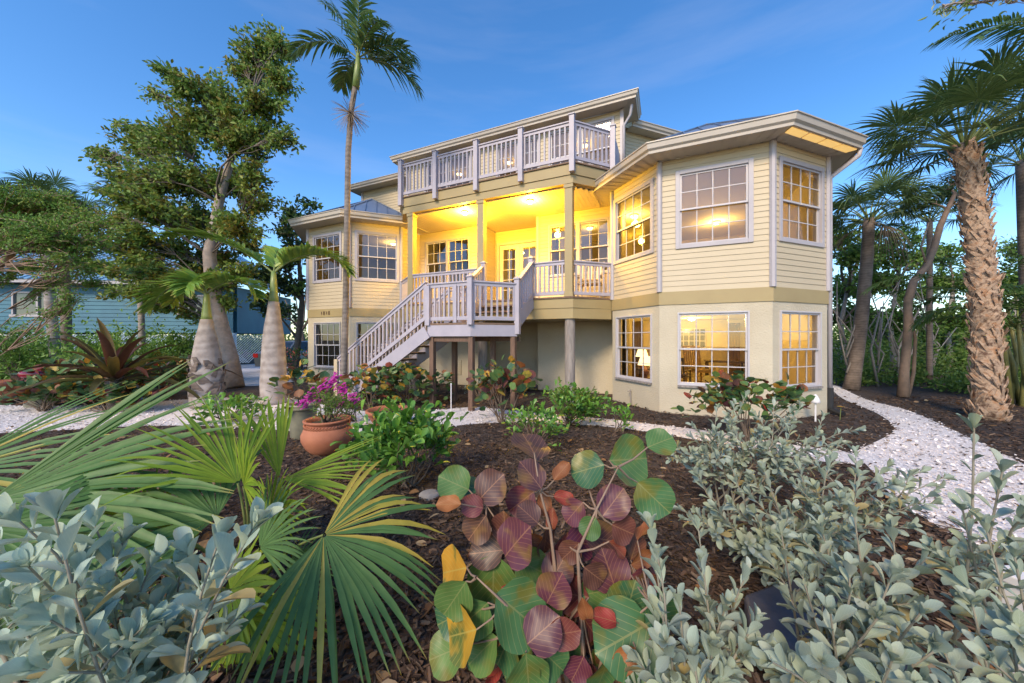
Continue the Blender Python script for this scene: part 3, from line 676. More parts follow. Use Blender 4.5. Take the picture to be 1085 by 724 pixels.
class LB:
    """collects leaves and ribbons (numpy) into one mesh"""
    def __init__(s): s.V, s.U, s.F, s.M, s.n = [], [], [], [], 0
    def raw(s, v, uv, f, m=0):
        v = np.asarray(v, float).reshape(-1, 3); s.V.append(v); s.U.append(np.asarray(uv, float).reshape(-1, 2))
        f = np.asarray(f, int); s.F.append(f + s.n); s.M.append(np.full(len(f), m) if np.isscalar(m) else m); s.n += len(v)
    def leaves(s, T, O, D, N, Ln, Wd, m=0):
        O = np.asarray(O, float); D = unit(D); N = np.asarray(N, float); k = len(O)
        if k == 0: return
        N = N - D * (N * D).sum(1, keepdims=True); bad = np.linalg.norm(N, axis=1) < 1e-3
        N[bad] = unit(np.cross(D[bad], [0.3, 0.5, 0.8])); N = unit(N); Sd = np.cross(N, D)
        Ln = np.broadcast_to(Ln, (k,)); Wd = np.broadcast_to(Wd, (k,))
        tv, tu, tf = T
        P = O[:, None, :] + (tv[None, :, 0:1] * Ln[:, None, None]) * D[:, None, :] + (tv[None, :, 1:2] * Wd[:, None, None]) * Sd[:, None, :] + (tv[None, :, 2:3] * Ln[:, None, None]) * N[:, None, :]
        n = len(tv); f = np.array(tf)[None] + (np.arange(k) * n)[:, None, None]
        mm = np.repeat(np.broadcast_to(m, (k,)), len(tf))
        s.raw(P, np.broadcast_to(tu[None], (k, n, 2)), f.reshape(-1, 4), mm)
    def ribbon(s, P, Wd, N, m=0, fold=0.0, v0=0.0, v1=1.0):
        """strip along points P with widths Wd and face normals N"""
        P = np.asarray(P, float); t = unit(np.gradient(P, axis=0)); N = np.broadcast_to(np.asarray(N, float), P.shape); sd = unit(np.cross(N, t))
        nn = np.cross(t, sd); Wd = np.asarray(Wd, float)[:, None]
        k = len(P); a, b, c = P - sd * Wd / 2 + nn * Wd * fold, P, P + sd * Wd / 2 + nn * Wd * fold
        v = np.stack([a, b, c], 1).reshape(-1, 3); x = np.linspace(v0, v1, k); uv = np.stack([np.stack([x, x * 0 + q], 1) for q in (0.2, 0.5, 0.8)], 1).reshape(-1, 2)
        f = []
        for i in range(k - 1): o = i * 3; f += [(o, o + 1, o + 4, o + 3), (o + 1, o + 2, o + 5, o + 4)]
        s.raw(v, uv, f, m)
    def tube(s, pts, rad, n=5, m=0):
        b = MB(); b.tube(pts, rad, n, 0, cap=False); s.raw(b.v, [(0.3, 0.9)] * len(b.v), b.f, m)
    def mesh(s, name, mats, smooth=True):
        V = np.concatenate(s.V).astype(np.float32); F_ = np.concatenate(s.F).astype(np.int32); U = np.concatenate(s.U); Mi = np.concatenate(s.M).astype(np.int32)
        me = bpy.data.meshes.new(name); me.vertices.add(len(V)); me.vertices.foreach_set('co', V.ravel())
        me.loops.add(F_.size); me.loops.foreach_set('vertex_index', F_.ravel())
        me.polygons.add(len(F_)); me.polygons.foreach_set('loop_start', np.arange(0, F_.size, 4, dtype=np.int32)); me.polygons.foreach_set('loop_total', np.full(len(F_), 4, dtype=np.int32))
        me.polygons.foreach_set('material_index', Mi); me.polygons.foreach_set('use_smooth', np.full(len(F_), smooth))
        uvl = me.uv_layers.new(name='UVMap'); uvl.data.foreach_set('uv', U[F_.ravel()].astype(np.float32).ravel())
        for m in (mats if isinstance(mats, (list, tuple)) else [mats]): me.materials.append(m)
        me.update(calc_edges=True); me.validate(); return me
    def build(s, name, mats, parent=None, smooth=True):
        o = bpy.data.objects.new(name, s.mesh(name, mats, smooth)); COL.objects.link(o)
        if parent: o.parent = parent
        return o

def rdir(k, zmin=-1.0, zmax=1.0):
    z = rng.uniform(zmin, zmax, k); a = rng.uniform(0, 2 * np.pi, k); r = np.sqrt(np.maximum(0, 1 - z * z)); return np.stack([r * np.cos(a), r * np.sin(a), z], 1)
def curve(p, q, bend=0.15, n=7, sag=0.0):
    p, q = np.asarray(p, float), np.asarray(q, float); d = q - p; ln = np.linalg.norm(d); off = rng.normal(size=3) * ln * bend; off2 = rng.normal(size=3) * ln * bend * 0.5
    t = np.linspace(0, 1, n)[:, None]
    return p + d * t + off * np.sin(np.pi * t) * 0.6 + off2 * np.sin(2 * np.pi * t) * 0.4 - np.array([0, 0, sag * ln]) * np.sin(np.pi * t)

# plant materials
M['leaf_tree'] = leafmat('broad tree leaf', [(0.107, 0.194, 0.038), (0.156, 0.272, 0.050), (0.233, 0.331, 0.067), (0.293, 0.331, 0.067)], 0.5, 0.35)
M['leaf_tree_gold'] = leafmat('yellowing tree leaf', [(0.156, 0.156, 0.023), (0.250, 0.203, 0.031), (0.109, 0.140, 0.023)], 0.5, 0.4)
M['leaf_feather'] = leafmat('fine light leaf', [(0.117, 0.248, 0.043), (0.175, 0.320, 0.066), (0.233, 0.363, 0.073)], 0.5, 0.4)
M['leaf_wood'] = leafmat('woodland leaf', [(0.07, 0.14, 0.028), (0.11, 0.20, 0.035), (0.17, 0.26, 0.05), (0.12, 0.18, 0.05)], 0.55, 0.38)
M['leaf_dark'] = leafmat('dark leaf', [(0.024, 0.053, 0.016), (0.041, 0.081, 0.024), (0.057, 0.098, 0.033)], 0.5, 0.25)
M['leaf_bright'] = leafmat('bright fleshy leaf', [(0.075, 0.195, 0.030), (0.120, 0.285, 0.045), (0.195, 0.390, 0.060), (0.075, 0.180, 0.038)], 0.35, 0.25, 0.5)
M['leaf_silver'] = leafmat('silver leaf', [(0.24, 0.31, 0.23), (0.33, 0.39, 0.31), (0.28, 0.35, 0.29), (0.34, 0.39, 0.25), (0.40, 0.45, 0.38)], 0.6, 0.2, 0.3, vein=(0.42, 0.47, 0.38))
M['leaf_silver_blue'] = leafmat('bluish silver leaf', [(0.30, 0.42, 0.34), (0.42, 0.53, 0.45), (0.34, 0.46, 0.39), (0.46, 0.55, 0.44), (0.38, 0.46, 0.32)], 0.62, 0.25, 0.25, vein=(0.50, 0.58, 0.48))
M['leaf_silver_old'] = leafmat('old yellowed silver leaf', [(0.38, 0.30, 0.13), (0.30, 0.28, 0.14)], 0.6, 0.2)
M['grape_green'] = leafmat('sea grape green leaf', [(0.035, 0.10, 0.05), (0.05, 0.14, 0.06), (0.07, 0.17, 0.06), (0.12, 0.21, 0.05), (0.04, 0.11, 0.045)], 0.40, 0.22, 0.4, vein=(0.26, 0.27, 0.10), blotch=(0.16, 0.16, 0.03))
M['grape_red'] = leafmat('sea grape purple leaf', [(0.090, 0.029, 0.041), (0.131, 0.041, 0.061), (0.082, 0.049, 0.037), (0.180, 0.049, 0.041), (0.107, 0.025, 0.061)], 0.42, 0.22, 0.4, vein=(0.36, 0.18, 0.10), blotch=(0.20, 0.11, 0.04))
M['grape_gold'] = leafmat('sea grape yellow leaf', [(0.483, 0.299, 0.034), (0.575, 0.253, 0.034), (0.414, 0.345, 0.069)], 0.42, 0.25, 0.5, vein=(0.5, 0.4, 0.1), blotch=(0.12, 0.16, 0.04))
M['grape_rust'] = leafmat('sea grape rust leaf', [(0.24, 0.075, 0.03), (0.32, 0.12, 0.035), (0.17, 0.06, 0.03), (0.30, 0.035, 0.03)], 0.55, 0.2, vein=(0.36, 0.2, 0.08), blotch=(0.12, 0.06, 0.03))
GRAPE = ['grape_green', 'grape_red', 'grape_gold', 'grape_rust']
M['fan_green'] = leafmat('palmetto leaf', [(0.067, 0.145, 0.048), (0.091, 0.194, 0.061), (0.121, 0.230, 0.073)], 0.55, 0.3, 0.25, tipcol=((0.26, 0.20, 0.06), 0.88))
M['fan_blue'] = leafmat('blue green palmetto leaf', [(0.055, 0.13, 0.032), (0.075, 0.17, 0.04), (0.10, 0.20, 0.055), (0.15, 0.24, 0.09)], 0.5, 0.3, 0.3, tipcol=((0.30, 0.26, 0.07), 0.9))
M['fan_yellow'] = leafmat('yellow green palm leaf', [(0.156, 0.264, 0.024), (0.228, 0.336, 0.030), (0.120, 0.228, 0.024), (0.288, 0.360, 0.036)], 0.55, 0.35, 0.25, tipcol=((0.34, 0.26, 0.08), 0.9))
M['fan_gold'] = leafmat('golden palm leaf', [(0.46, 0.36, 0.06), (0.38, 0.34, 0.05)], 0.4, 0.35, 0.5)
M['sabal'] = leafmat('sabal leaf', [(0.075, 0.125, 0.04), (0.10, 0.16, 0.05), (0.14, 0.20, 0.065)], 0.48, 0.3, 0.35, tipcol=((0.18, 0.14, 0.06), 0.85))
M['sabal_dead'] = leafmat('dead palm leaf', [(0.20, 0.15, 0.10), (0.26, 0.20, 0.14), (0.15, 0.11, 0.075)], 0.8, 0.15)
M['frond'] = leafmat('feather palm leaflet', [(0.054, 0.118, 0.032), (0.082, 0.162, 0.036), (0.126, 0.198, 0.046)], 0.4, 0.3, 0.5, tipcol=((0.16, 0.12, 0.04), 0.85))
M['frond_bright'] = leafmat('bright feather leaflet', [(0.130, 0.259, 0.043), (0.216, 0.367, 0.065), (0.324, 0.432, 0.065)], 0.4, 0.35, 0.5, tipcol=((0.30, 0.22, 0.05), 0.8))
M['stem_green'] = mat('green petiole', (0.13, 0.19, 0.05), 0.5, (0.20, 0.22, 0.07), 6)
M['stem_silver'] = mat('grey green stem', (0.30, 0.27, 0.21), 0.8, (0.22, 0.20, 0.15), 20)
M['stem_brown'] = mat('woody stem', (0.20, 0.15, 0.11), 0.8, (0.12, 0.085, 0.06), 20, bump=(40, 0.4))
M['limb'] = mat('thin grey limb', (0.16, 0.13, 0.11), 0.85, (0.10, 0.085, 0.07), 8)
M['bark_grey'] = mat('smooth grey bark', (0.36, 0.31, 0.28), 0.8, (0.22, 0.19, 0.17), 5, bump=(14, 0.35), c3=(0.30, 0.24, 0.20))
M['bark_tan'] = mat('tan limb bark', (0.30, 0.20, 0.14), 0.75, (0.20, 0.14, 0.10), 6, bump=(18, 0.3))
M['bark_dark'] = mat('dark bark', (0.10, 0.08, 0.065), 0.85, (0.16, 0.13, 0.11), 8, bump=(20, 0.5))
M['bare_twig'] = mat('bare grey twig', (0.30, 0.27, 0.25), 0.8, (0.20, 0.18, 0.16), 10)
def ringbark(name, c, c2, rings, rough=0.8, patch=None):
    m, t, b, l = nodes(name); b.inputs['Roughness'].default_value = rough
    tcn = t.nodes.new('ShaderNodeTexCoord'); wv = t.nodes.new('ShaderNodeTexWave'); wv.wave_type = 'BANDS'; wv.bands_direction = 'Z'; wv.inputs['Scale'].default_value = rings; wv.inputs['Distortion'].default_value = 5.0; wv.inputs['Detail'].default_value = 3; wv.inputs['Detail Scale'].default_value = 2
    l(tcn.outputs['Object'], wv.inputs['Vector'])
    n = t.nodes.new('ShaderNodeTexNoise'); n.inputs['Scale'].default_value = 5; n.inputs['Detail'].default_value = 8; l(tcn.outputs['Object'], n.inputs['Vector'])
    r = t.nodes.new('ShaderNodeValToRGB'); r.color_ramp.elements[0].position = 0.3; r.color_ramp.elements[1].position = 0.7; r.color_ramp.elements[0].color = rgb(c2); r.color_ramp.elements[1].color = rgb(c)
    x = t.nodes.new('ShaderNodeMath'); x.operation = 'MULTIPLY_ADD'; l(wv.outputs['Fac'], x.inputs[0]); x.inputs[1].default_value = 0.16; l(n.outputs['Fac'], x.inputs[2])
    y = t.nodes.new('ShaderNodeMath'); y.operation = 'SUBTRACT'; l(x.outputs[0], y.inputs[0]); y.inputs[1].default_value = 0.08; l(y.outputs[0], r.inputs['Fac']); l(r.outputs[0], b.inputs['Base Color'])
    bp = t.nodes.new('ShaderNodeBump'); bp.inputs['Strength'].default_value = 0.5; bp.inputs['Distance'].default_value = 0.02; l(x.outputs[0], bp.inputs['Height']); l(bp.outputs[0], b.inputs['Normal'])
    return m
M['bottle'] = ringbark('ringed bottle palm bark', (0.42, 0.37, 0.34), (0.24, 0.20, 0.18), 1.6)
M['palmgrey'] = ringbark('ringed grey palm bark', (0.37, 0.33, 0.30), (0.20, 0.17, 0.15), 3.0)
M['palmdark'] = ringbark('grey brown slender bark', (0.25, 0.21, 0.185), (0.12, 0.10, 0.085), 3.0)
M['palmbrown'] = ringbark('rough brown palm bark', (0.22, 0.17, 0.14), (0.11, 0.085, 0.07), 4.0)
M['boot'] = mat('palm boot', (0.34, 0.18, 0.095), 0.8, (0.12, 0.065, 0.04), 9, bump=(30, 0.6), c3=(0.42, 0.30, 0.21))
M['crownshaft'] = mat('green crownshaft', (0.14, 0.22, 0.06), 0.4, (0.22, 0.26, 0.08), 4)

# ---- palms
def fan(lb, hub, d, nrm, Rr, nseg=30, spread=230, split=0.5, droop=0.25, m=0, mtip=None, cup=0.12, jit=0.06, wmul=1.0):
    hub, d, nrm = np.asarray(hub, float), unit(d), np.asarray(nrm, float)
    nrm = unit(nrm - d * (nrm @ d)); sd = np.cross(nrm, d); da = R(spread) / nseg
    for i in range(nseg):
        a = (i + 0.5 - nseg / 2) * da + rng.normal() * da * 0.12
        dd = d * math.cos(a) + sd * math.sin(a)
        ln = Rr * (0.80 + 0.20 * math.cos(a * 0.8)) * (1 + rng.normal() * jit)
        t = np.array([0.02, 0.28, 0.5, 0.68, 0.84, 1.0])
        P = hub + dd * (ln * t)[:, None] + nrm * (cup * ln * (t ** 2))[:, None] * abs(math.sin(a / 2 + 0.3))
        P[:, 2] -= droop * ln * np.maximum(0, t - 0.3) ** 2 * (1 + abs(rng.normal()) * 0.6 + (2.2 if rng.random() < 0.12 else 0)); P += sd * (rng.normal() * 0.04 * ln) * (t ** 2)[:, None]
        w_ = np.where(t <= split, 2 * ln * t * math.tan(da / 2) * 1.03, 2 * ln * split * math.tan(da / 2) * np.maximum(0.02, (1 - t) / (1 - split)) ** 0.8) * wmul
        lb.ribbon(P, w_, nrm, m=(m if mtip is None else mtip[i % len(mtip)]), fold=0.22 if i % 2 else 0.14)
def fan_frond(name, base, hub, Rr, nrm, mats, parent, petw=0.02, **kw):
    """one fan leaf with its petiole; base, hub in the parent's coordinates"""
    lb = LB(); base, hub = np.asarray(base, float), np.asarray(hub, float)
    P = curve(base, hub, 0.03, 6, sag=-0.06); lb.tube([Vector(p) for p in P], [petw * (1 - 0.5 * i / 5) for i in range(6)], 5, m=len(mats) - 1)
    fan(lb, hub, P[-1] - P[-2], nrm, Rr, **kw); return lb.build(name, mats, parent)
def rachis(base, d, ln, droop, n=16, side=(0, 0, 0)):
    """arching midrib: leaves along d, bends down by droop (radians) over its length"""
    d = Vector(d).normalized(); P = [Vector(base)]; ax = d.cross(Vector((0, 0, -1)))
    if ax.length < 1e-3: ax = Vector((1, 0, 0))
    ax.normalize(); s_ = ln / (n - 1)
    for i in range(n - 1):
        g = Matrix.Rotation(droop * (0.5 + i / n) / (n - 1), 3, ax); nd = g @ d
        d = nd if nd.z > -0.985 else d
        d = (d + Vector(side) * s_).normalized(); P.append(P[-1] + d * s_)
    return P
def frond(name, P, mats, parent, leaf=0.45, n=40, w_=0.035, vang=0.5, drop=0.35, r0=0.018, t0=0.12, fwd=0.7, lb=None, cluster=0.0, roll=0.0, thin=1.0):
    own = lb is None; lb = lb or LB(); P = [Vector(p) for p in P]; k = len(P)
    lb.tube(P, [r0 * (1 - 0.85 * i / (k - 1)) for i in range(k)], 5, m=len(mats) - 1)
    for i in range(n):
        t = t0 + (1 - t0) * (i + rng.uniform(0, 0.5)) / n; x = t * (k - 1); j = min(int(x), k - 2); p = P[j].lerp(P[j + 1], x - j); tg = (P[j + 1] - P[j]).normalized()
        sd = tg.cross(Vector((0, 0, 1)))
        sd = sd.normalized() if sd.length > 0.05 else Vector((1, 0, 0)); up = sd.cross(tg)
        L_ = leaf * (0.35 + 0.65 * math.sin(math.pi * min(1, (t - t0) / (1 - t0) * 0.85 + 0.18))) * rng.uniform(0.88, 1.1)
        for s_ in (-1, 1):
            va = vang + rng.normal() * 0.12 + cluster * rng.normal()
            d = (tg * (fwd + 0.5 * t) + sd * s_ * math.cos(va) + up * (math.sin(va) + roll * s_)).normalized()
            tt = np.array([0, 0.3, 0.65, 1.0]); Q = np.array(p)[None] + np.array(d)[None] * (L_ * tt)[:, None]; Q[:, 2] -= drop * L_ * tt ** 2
            lb.ribbon(Q, np.array([0.35, 1, 0.8, 0.06]) * w_ * thin, np.array(up) * 1.0, m=0, fold=0.18)
    return lb.build(name, mats, parent) if own else None

def boots(parent, pts, rad, z0, z1, rows, per, name='boot', mat_='boot'):
    """criss-cross stubs of old leaf bases wrapped up a trunk"""
    lb = MB(); n = len(pts)
    for i in range(rows):
        f = i / rows; z = z0 + (z1 - z0) * f
        x = f * (n - 1); j = min(int(x), n - 2); c = Vector(pts[j]).lerp(Vector(pts[j + 1]), x - j); r = rad[j] + (rad[j + 1] - rad[j]) * (x - j)
        for k in range(per):
            a = 2 * math.pi * (k + 0.5 * (i % 2)) / per + random.uniform(-.12, .12); o = Vector((math.cos(a), math.sin(a), 0)); s_ = Vector((-o.y, o.x, 0)) * (1 if random.random() < .5 else -1)
            hgt = random.uniform(0.13, 0.24); wd = r * 2 * math.pi / per * random.uniform(0.55, 0.95); th = random.uniform(0.010, 0.022); lean = s_ * random.uniform(0.07, 0.17)
            out_ = random.uniform(0.006, 0.028) * (3.5 if random.random() < .08 else 1)
            b = c + o * r * 0.93 + Vector((0, 0, random.uniform(-.04, .04))); e = b + lean + o * out_ + Vector((0, 0, hgt))
            v = []
            for q, ww in ((b, wd), (b.lerp(e, .55) + o * .012, wd * .75), (e, wd * random.uniform(.3, .55))):
                v += [q - s_ * ww / 2, q + s_ * ww / 2, q + s_ * ww / 2 * .8 + o * th, q - s_ * ww / 2 * .8 + o * th]
            fs = [(3, 2, 1, 0), (8, 9, 10, 11)]
            for q in (0, 4):
                for w1 in range(4): w2 = (w1 + 1) % 4; fs.append((q + w1, q + w2, q + 4 + w2, q + 4 + w1))
            lb.faces(v, fs)
    return lb.build(name, M[mat_], parent)

def sabal(name, label, base, top, r0, r1, nf, Rr, pet, bark, group, dead=0, booted=False, mats=('sabal', 'stem_green'), bend=0.0, seed=0, spread=250, zmin=-0.35, droop=0.45):
    global rng
    rng = np.random.default_rng(seed + 100); random.seed(seed)
    t = empty(name, base, 0, label, 'palm tree', group); d = Vector(top) - Vector(base)
    pts = [d * f + Vector((bend * math.sin(math.pi * f), 0, 0)) for f in np.linspace(0, 1, 14)]
    rad = [r0 * (1.12 if i == 0 else 1) + (r1 - r0) * i / 13 for i in range(14)]
    q = MB(); q.tube(pts, rad, 16); tr = q.build('trunk', M[bark], t, smooth=True)
    if booted: boots(tr, pts, rad, 0, d.z, 46, 9)
    for i in range(nf):
        f = (i + 0.5) / nf; z = 1 - (1 - zmin) * f; a = i * 2.399 + rng.uniform(-.3, .3); rr = math.sqrt(max(0, 1 - z * z))
        dr_ = Vector((rr * math.cos(a), rr * math.sin(a), z)); hub = d + dr_ * pet * rng.uniform(0.8, 1.15) + Vector((0, 0, 0.15))
        nr = Vector((0, 0, 1)) if z < 0.85 else Vector((math.cos(a), math.sin(a), 0.2))
        nr = (nr + Vector(rng.normal(size=3) * 0.25))
        fan_frond('frond', d + Vector((0, 0, -0.1)) + dr_ * r1 * .5, hub, Rr * rng.uniform(0.85, 1.1), nr, [M[mats[0]], M[mats[1]]], t, petw=0.022, nseg=34, spread=spread, split=0.42, droop=droop, cup=0.05)
    for i in range(dead):
        a = i * 2.399; dr_ = Vector((math.cos(a), math.sin(a), -0.6)); hub = d + dr_ * 0.42 + Vector((0, 0, -0.1))
        fan_frond('dead_frond', d + Vector((0, 0, -0.1)), hub, Rr * 0.85, (math.cos(a), math.sin(a), 0.3), [M['sabal_dead'], M['sabal_dead']], t, nseg=16, spread=120, split=0.35, droop=1.3, cup=0.0)
    return t

# ---- broad-leaved trees and shrubs
def tree(name, label, base, trunk, rad, clumps, mats, leaf=(0.12, 0.07), dens=1.0, T=T_OVAL, bark='bark_grey', group=None, seed=1, sprays=9, per=16, extra=(), cat='tree', fork=None, droop=0.1, weights=None, limb=0.05):
    """trunk (points from base), limbs out to each clump, leafy sprays round every clump"""
    global rng
    rng = np.random.default_rng(seed); random.seed(seed)
    t = empty(name, base, 0, label, cat, group); B = np.array(base)
    tp = [Vector(p) - Vector(base) for p in trunk]
    q = MB(); q.tube(tp, rad, 12); q.build('trunk', M[bark], t, smooth=True)
    br = MB(); lf = LB(); O, D, N, Mi = [], [], [], []
    tpn = np.array(tp)
    for (c, r) in clumps:
        c = np.array(c) - B
        ok = tpn[tpn[:, 2] < c[2] - 0.25 * np.linalg.norm(tpn - c, axis=1)] if len(tpn) > 2 else tpn
        if len(ok) == 0: ok = tpn[-1:]
        s0 = ok[np.argmin(np.linalg.norm(ok - c, axis=1))] if fork is None else tpn[fork]
        P = curve(s0, c, 0.10, 7, sag=-0.08); br.tube([Vector(p) for p in P], [limb * (1 - 0.75 * i / 6) * min(1.6, 0.5 + np.linalg.norm(c - s0) / 3) for i in range(7)], 6)
        ns = max(3, int(sprays * dens * (r / 0.8) ** 1.6)); dr_ = rdir(ns, -0.55, 1.0)
        for k in range(ns):
            s1 = P[rng.integers(3, 7)]; e = c + dr_[k] * r * rng.uniform(0.40, 1.32) * np.array([1, 1, 0.85]); e[2] -= droop * r * rng.uniform(0, 1)
            Q = curve(s1, e, 0.12, 5); br.tube([Vector(p) for p in Q], [0.014, 0.011, 0.009, 0.007, 0.004], 4, cap=False)
            n_ = int(per * rng.uniform(0.6, 1.3)); ff = rng.uniform(0.35, 1.0, n_); j = ff * 4; ji = np.minimum(j.astype(int), 3)
            pos = Q[ji] + (Q[ji + 1] - Q[ji]) * (j - ji)[:, None]; tg = unit(Q[-1] - Q[0])
            O.append(pos + rng.normal(size=(n_, 3)) * leaf[0] * 0.55); dd = tg * 0.7 + rdir(n_) * 0.9; dd[:, 2] -= droop * 1.5; D.append(dd); N.append(rdir(n_, 0.1, 1.0))
            wv = weights or [1.0] + [0] * (len(mats) - 1); Mi.append(rng.choice(len(mats), n_, p=np.array(wv) / sum(wv)) if rng.random() < 0.75 else np.full(n_, rng.integers(len(mats))))
    if clumps:
        O, D, N, Mi = map(np.concatenate, (O, D, N, Mi)); k = len(O); sc = rng.uniform(0.7, 1.25, k)
        lf.leaves(T, O, D, N, leaf[0] * sc, leaf[1] * sc, Mi); lf.build('crown', [M[m_] for m_ in mats], t)
    for P, r in extra:
        P = [Vector(p) - Vector(base) for p in P]; br.tube(P, [r * (1 - .6 * i / (len(P) - 1)) for i in range(len(P))], 8)
    if br.v: br.build('limbs', M[bark if extra else 'limb'], t, smooth=True)
    return t

def leafy_stem(lb, P, n, ln, wd, T, m, t0=0.15, a0=1.15, a1=0.35, rose=6, mold=None, jit=0.25):
    """spiral leaves up a stem, opening to a rosette at the tip"""
    P = np.asarray(P, float); k = len(P); ts = t0 + (1 - t0) * (np.arange(n) + 0.5) / n; ts = np.concatenate([ts, np.full(rose, 0.995)])
    x = ts * (k - 1); j = np.minimum(x.astype(int), k - 2); pos = P[j] + (P[j + 1] - P[j]) * (x - j)[:, None]; tg = unit(P[j + 1] - P[j])
    ref = unit(np.cross(tg, [0.31, 0.2, 0.93]) + 1e-4); r2 = np.cross(tg, ref); N_ = len(ts); g = np.arange(N_) * 2.399 + rng.uniform(0, 6)
    rad = ref * np.cos(g)[:, None] + r2 * np.sin(g)[:, None]
    an = a0 + (a1 - a0) * ((ts - t0) / (1 - t0)) ** 1.5 + rng.normal(size=N_) * jit * 0.6
    D = tg * np.cos(an)[:, None] + rad * np.sin(an)[:, None]; Nn = tg * np.sin(an)[:, None] - rad * np.cos(an)[:, None] + rng.normal(size=(N_, 3)) * 0.15
    sz = rng.uniform(0.55, 1.2, N_) * (1 - 0.25 * (ts - t0)); sz[-rose:] *= np.linspace(0.85, 0.5, rose) if rose else 1
    mm = np.full(N_, m) if mold is None else np.where((rng.random(N_) < 0.08) & (ts < 0.85), mold, m)
    lb.leaves(T, pos, D, Nn, ln * sz, wd * sz, mm)
def stem_shrub(name, label, base, tips, mats, ln, wd, T, cat='shrub', group=None, n=16, seed=3, stem='stem_brown', r=0.012, t0=0.3, side=2, a0=1.15, a1=0.35, rose=6, bend=0.1, jit=0.25, sidelen=0.4, z0=0.0, mold=None):
    """stems from base to each tip, side shoots, leaves in spirals"""
    global rng
    rng = np.random.default_rng(seed); t = empty(name, base, 0, label, cat, group); B = np.array(base)
    st, lf = MB(), LB()
    for tip in tips:
        e = np.array(tip) - B; s0 = rng.normal(size=3) * 0.05 * np.array([1, 1, 0]); s0[2] = z0; P = curve(s0, e, bend, 8, sag=-0.0)
        st.tube([Vector(p) for p in P], [r * (1 - .7 * i / 7) for i in range(8)], 6, cap=False)
        leafy_stem(lf, P, n, ln, wd, T, 0, t0, a0, a1, rose, mold, jit)
        L_ = np.linalg.norm(e - s0)
        for k in range(side):
            f = rng.uniform(0.4, 0.85); i = int(f * 7); d = unit(P[i + 1] - P[i]) * 0.8 + rdir(1, -0.1, 0.5)[0] * 0.9; q = P[i] + unit(d) * L_ * sidelen * rng.uniform(0.6, 1.1)
            Q = curve(P[i], q, 0.08, 5); st.tube([Vector(p) for p in Q], [r * .5, r * .42, r * .36, r * .3, r * .2], 5, cap=False); leafy_stem(lf, Q, max(4, int(n * 0.6)), ln * .92, wd * .92, T, 0, 0.2, a0, a1, rose, mold, jit)
    st.build('stems', M[stem], t, smooth=True); lf.build('foliage', [M[m_] for m_ in mats], t)
    return t
def mound(name, label, base, size, mats, leaf, T, nleaf, cat='shrub', group=None, seed=4, weights=None, nst=10, stem='stem_brown', up=0.5, zc=0.55, shell=0.55, rs=0.012):
    """rounded shrub: branching stems inside an uneven shell of leaves"""
    global rng
    rng = np.random.default_rng(seed); t = empty(name, base, 0, label, cat, group); sx, sy, sz = size
    lob = [(rdir(1, -0.1, 1)[0], rng.uniform(0.4, 0.62)) for _ in range(9)]
    st = MB(); lf = LB(); O, D = [], []
    per = max(3, nleaf // (nst * 6))
    for k in range(nst * 6):
        c, rr = lob[k % 9]; p = unit(c * 0.55 + rdir(1)[0] * rr * 1.1 * rng.uniform(0.3, 1)) * rng.uniform(shell, 1.03)
        e = np.array([p[0] * sx, p[1] * sy, sz * zc + p[2] * sz * (1 - zc)]); e[2] = max(0.03, e[2])
        if k % 6 < 2: Q = curve((rng.normal() * .04, rng.normal() * .04, 0), e, 0.12, 6); st.tube([Vector(q) for q in Q], [rs * (1 - .13 * i) for i in range(6)], 5, cap=False)
        o = e + rng.normal(size=(per, 3)) * leaf[0] * 0.6; O.append(o); D.append(unit(e - np.array([0, 0, sz * 0.2])) * 0.6 + rdir(per, -0.3, 1) * 0.9)
    O, D = np.concatenate(O), np.concatenate(D); k = len(O); O[:, 2] = np.maximum(O[:, 2], 0.02); Nn = rdir(k, 0.2, 1) * (1 - up) + np.array([0, 0, up]) ; sc = rng.uniform(0.65, 1.2, k)
    mi = rng.choice(len(mats), k, p=np.array(weights or [1] * len(mats)) / sum(weights or [1] * len(mats)))
    lf.leaves(T, O, D, Nn, leaf[0] * sc, leaf[1] * sc, mi)
    st.build('stems', M[stem], t, smooth=True); lf.build('foliage', [M[m_] for m_ in mats], t)
    return t

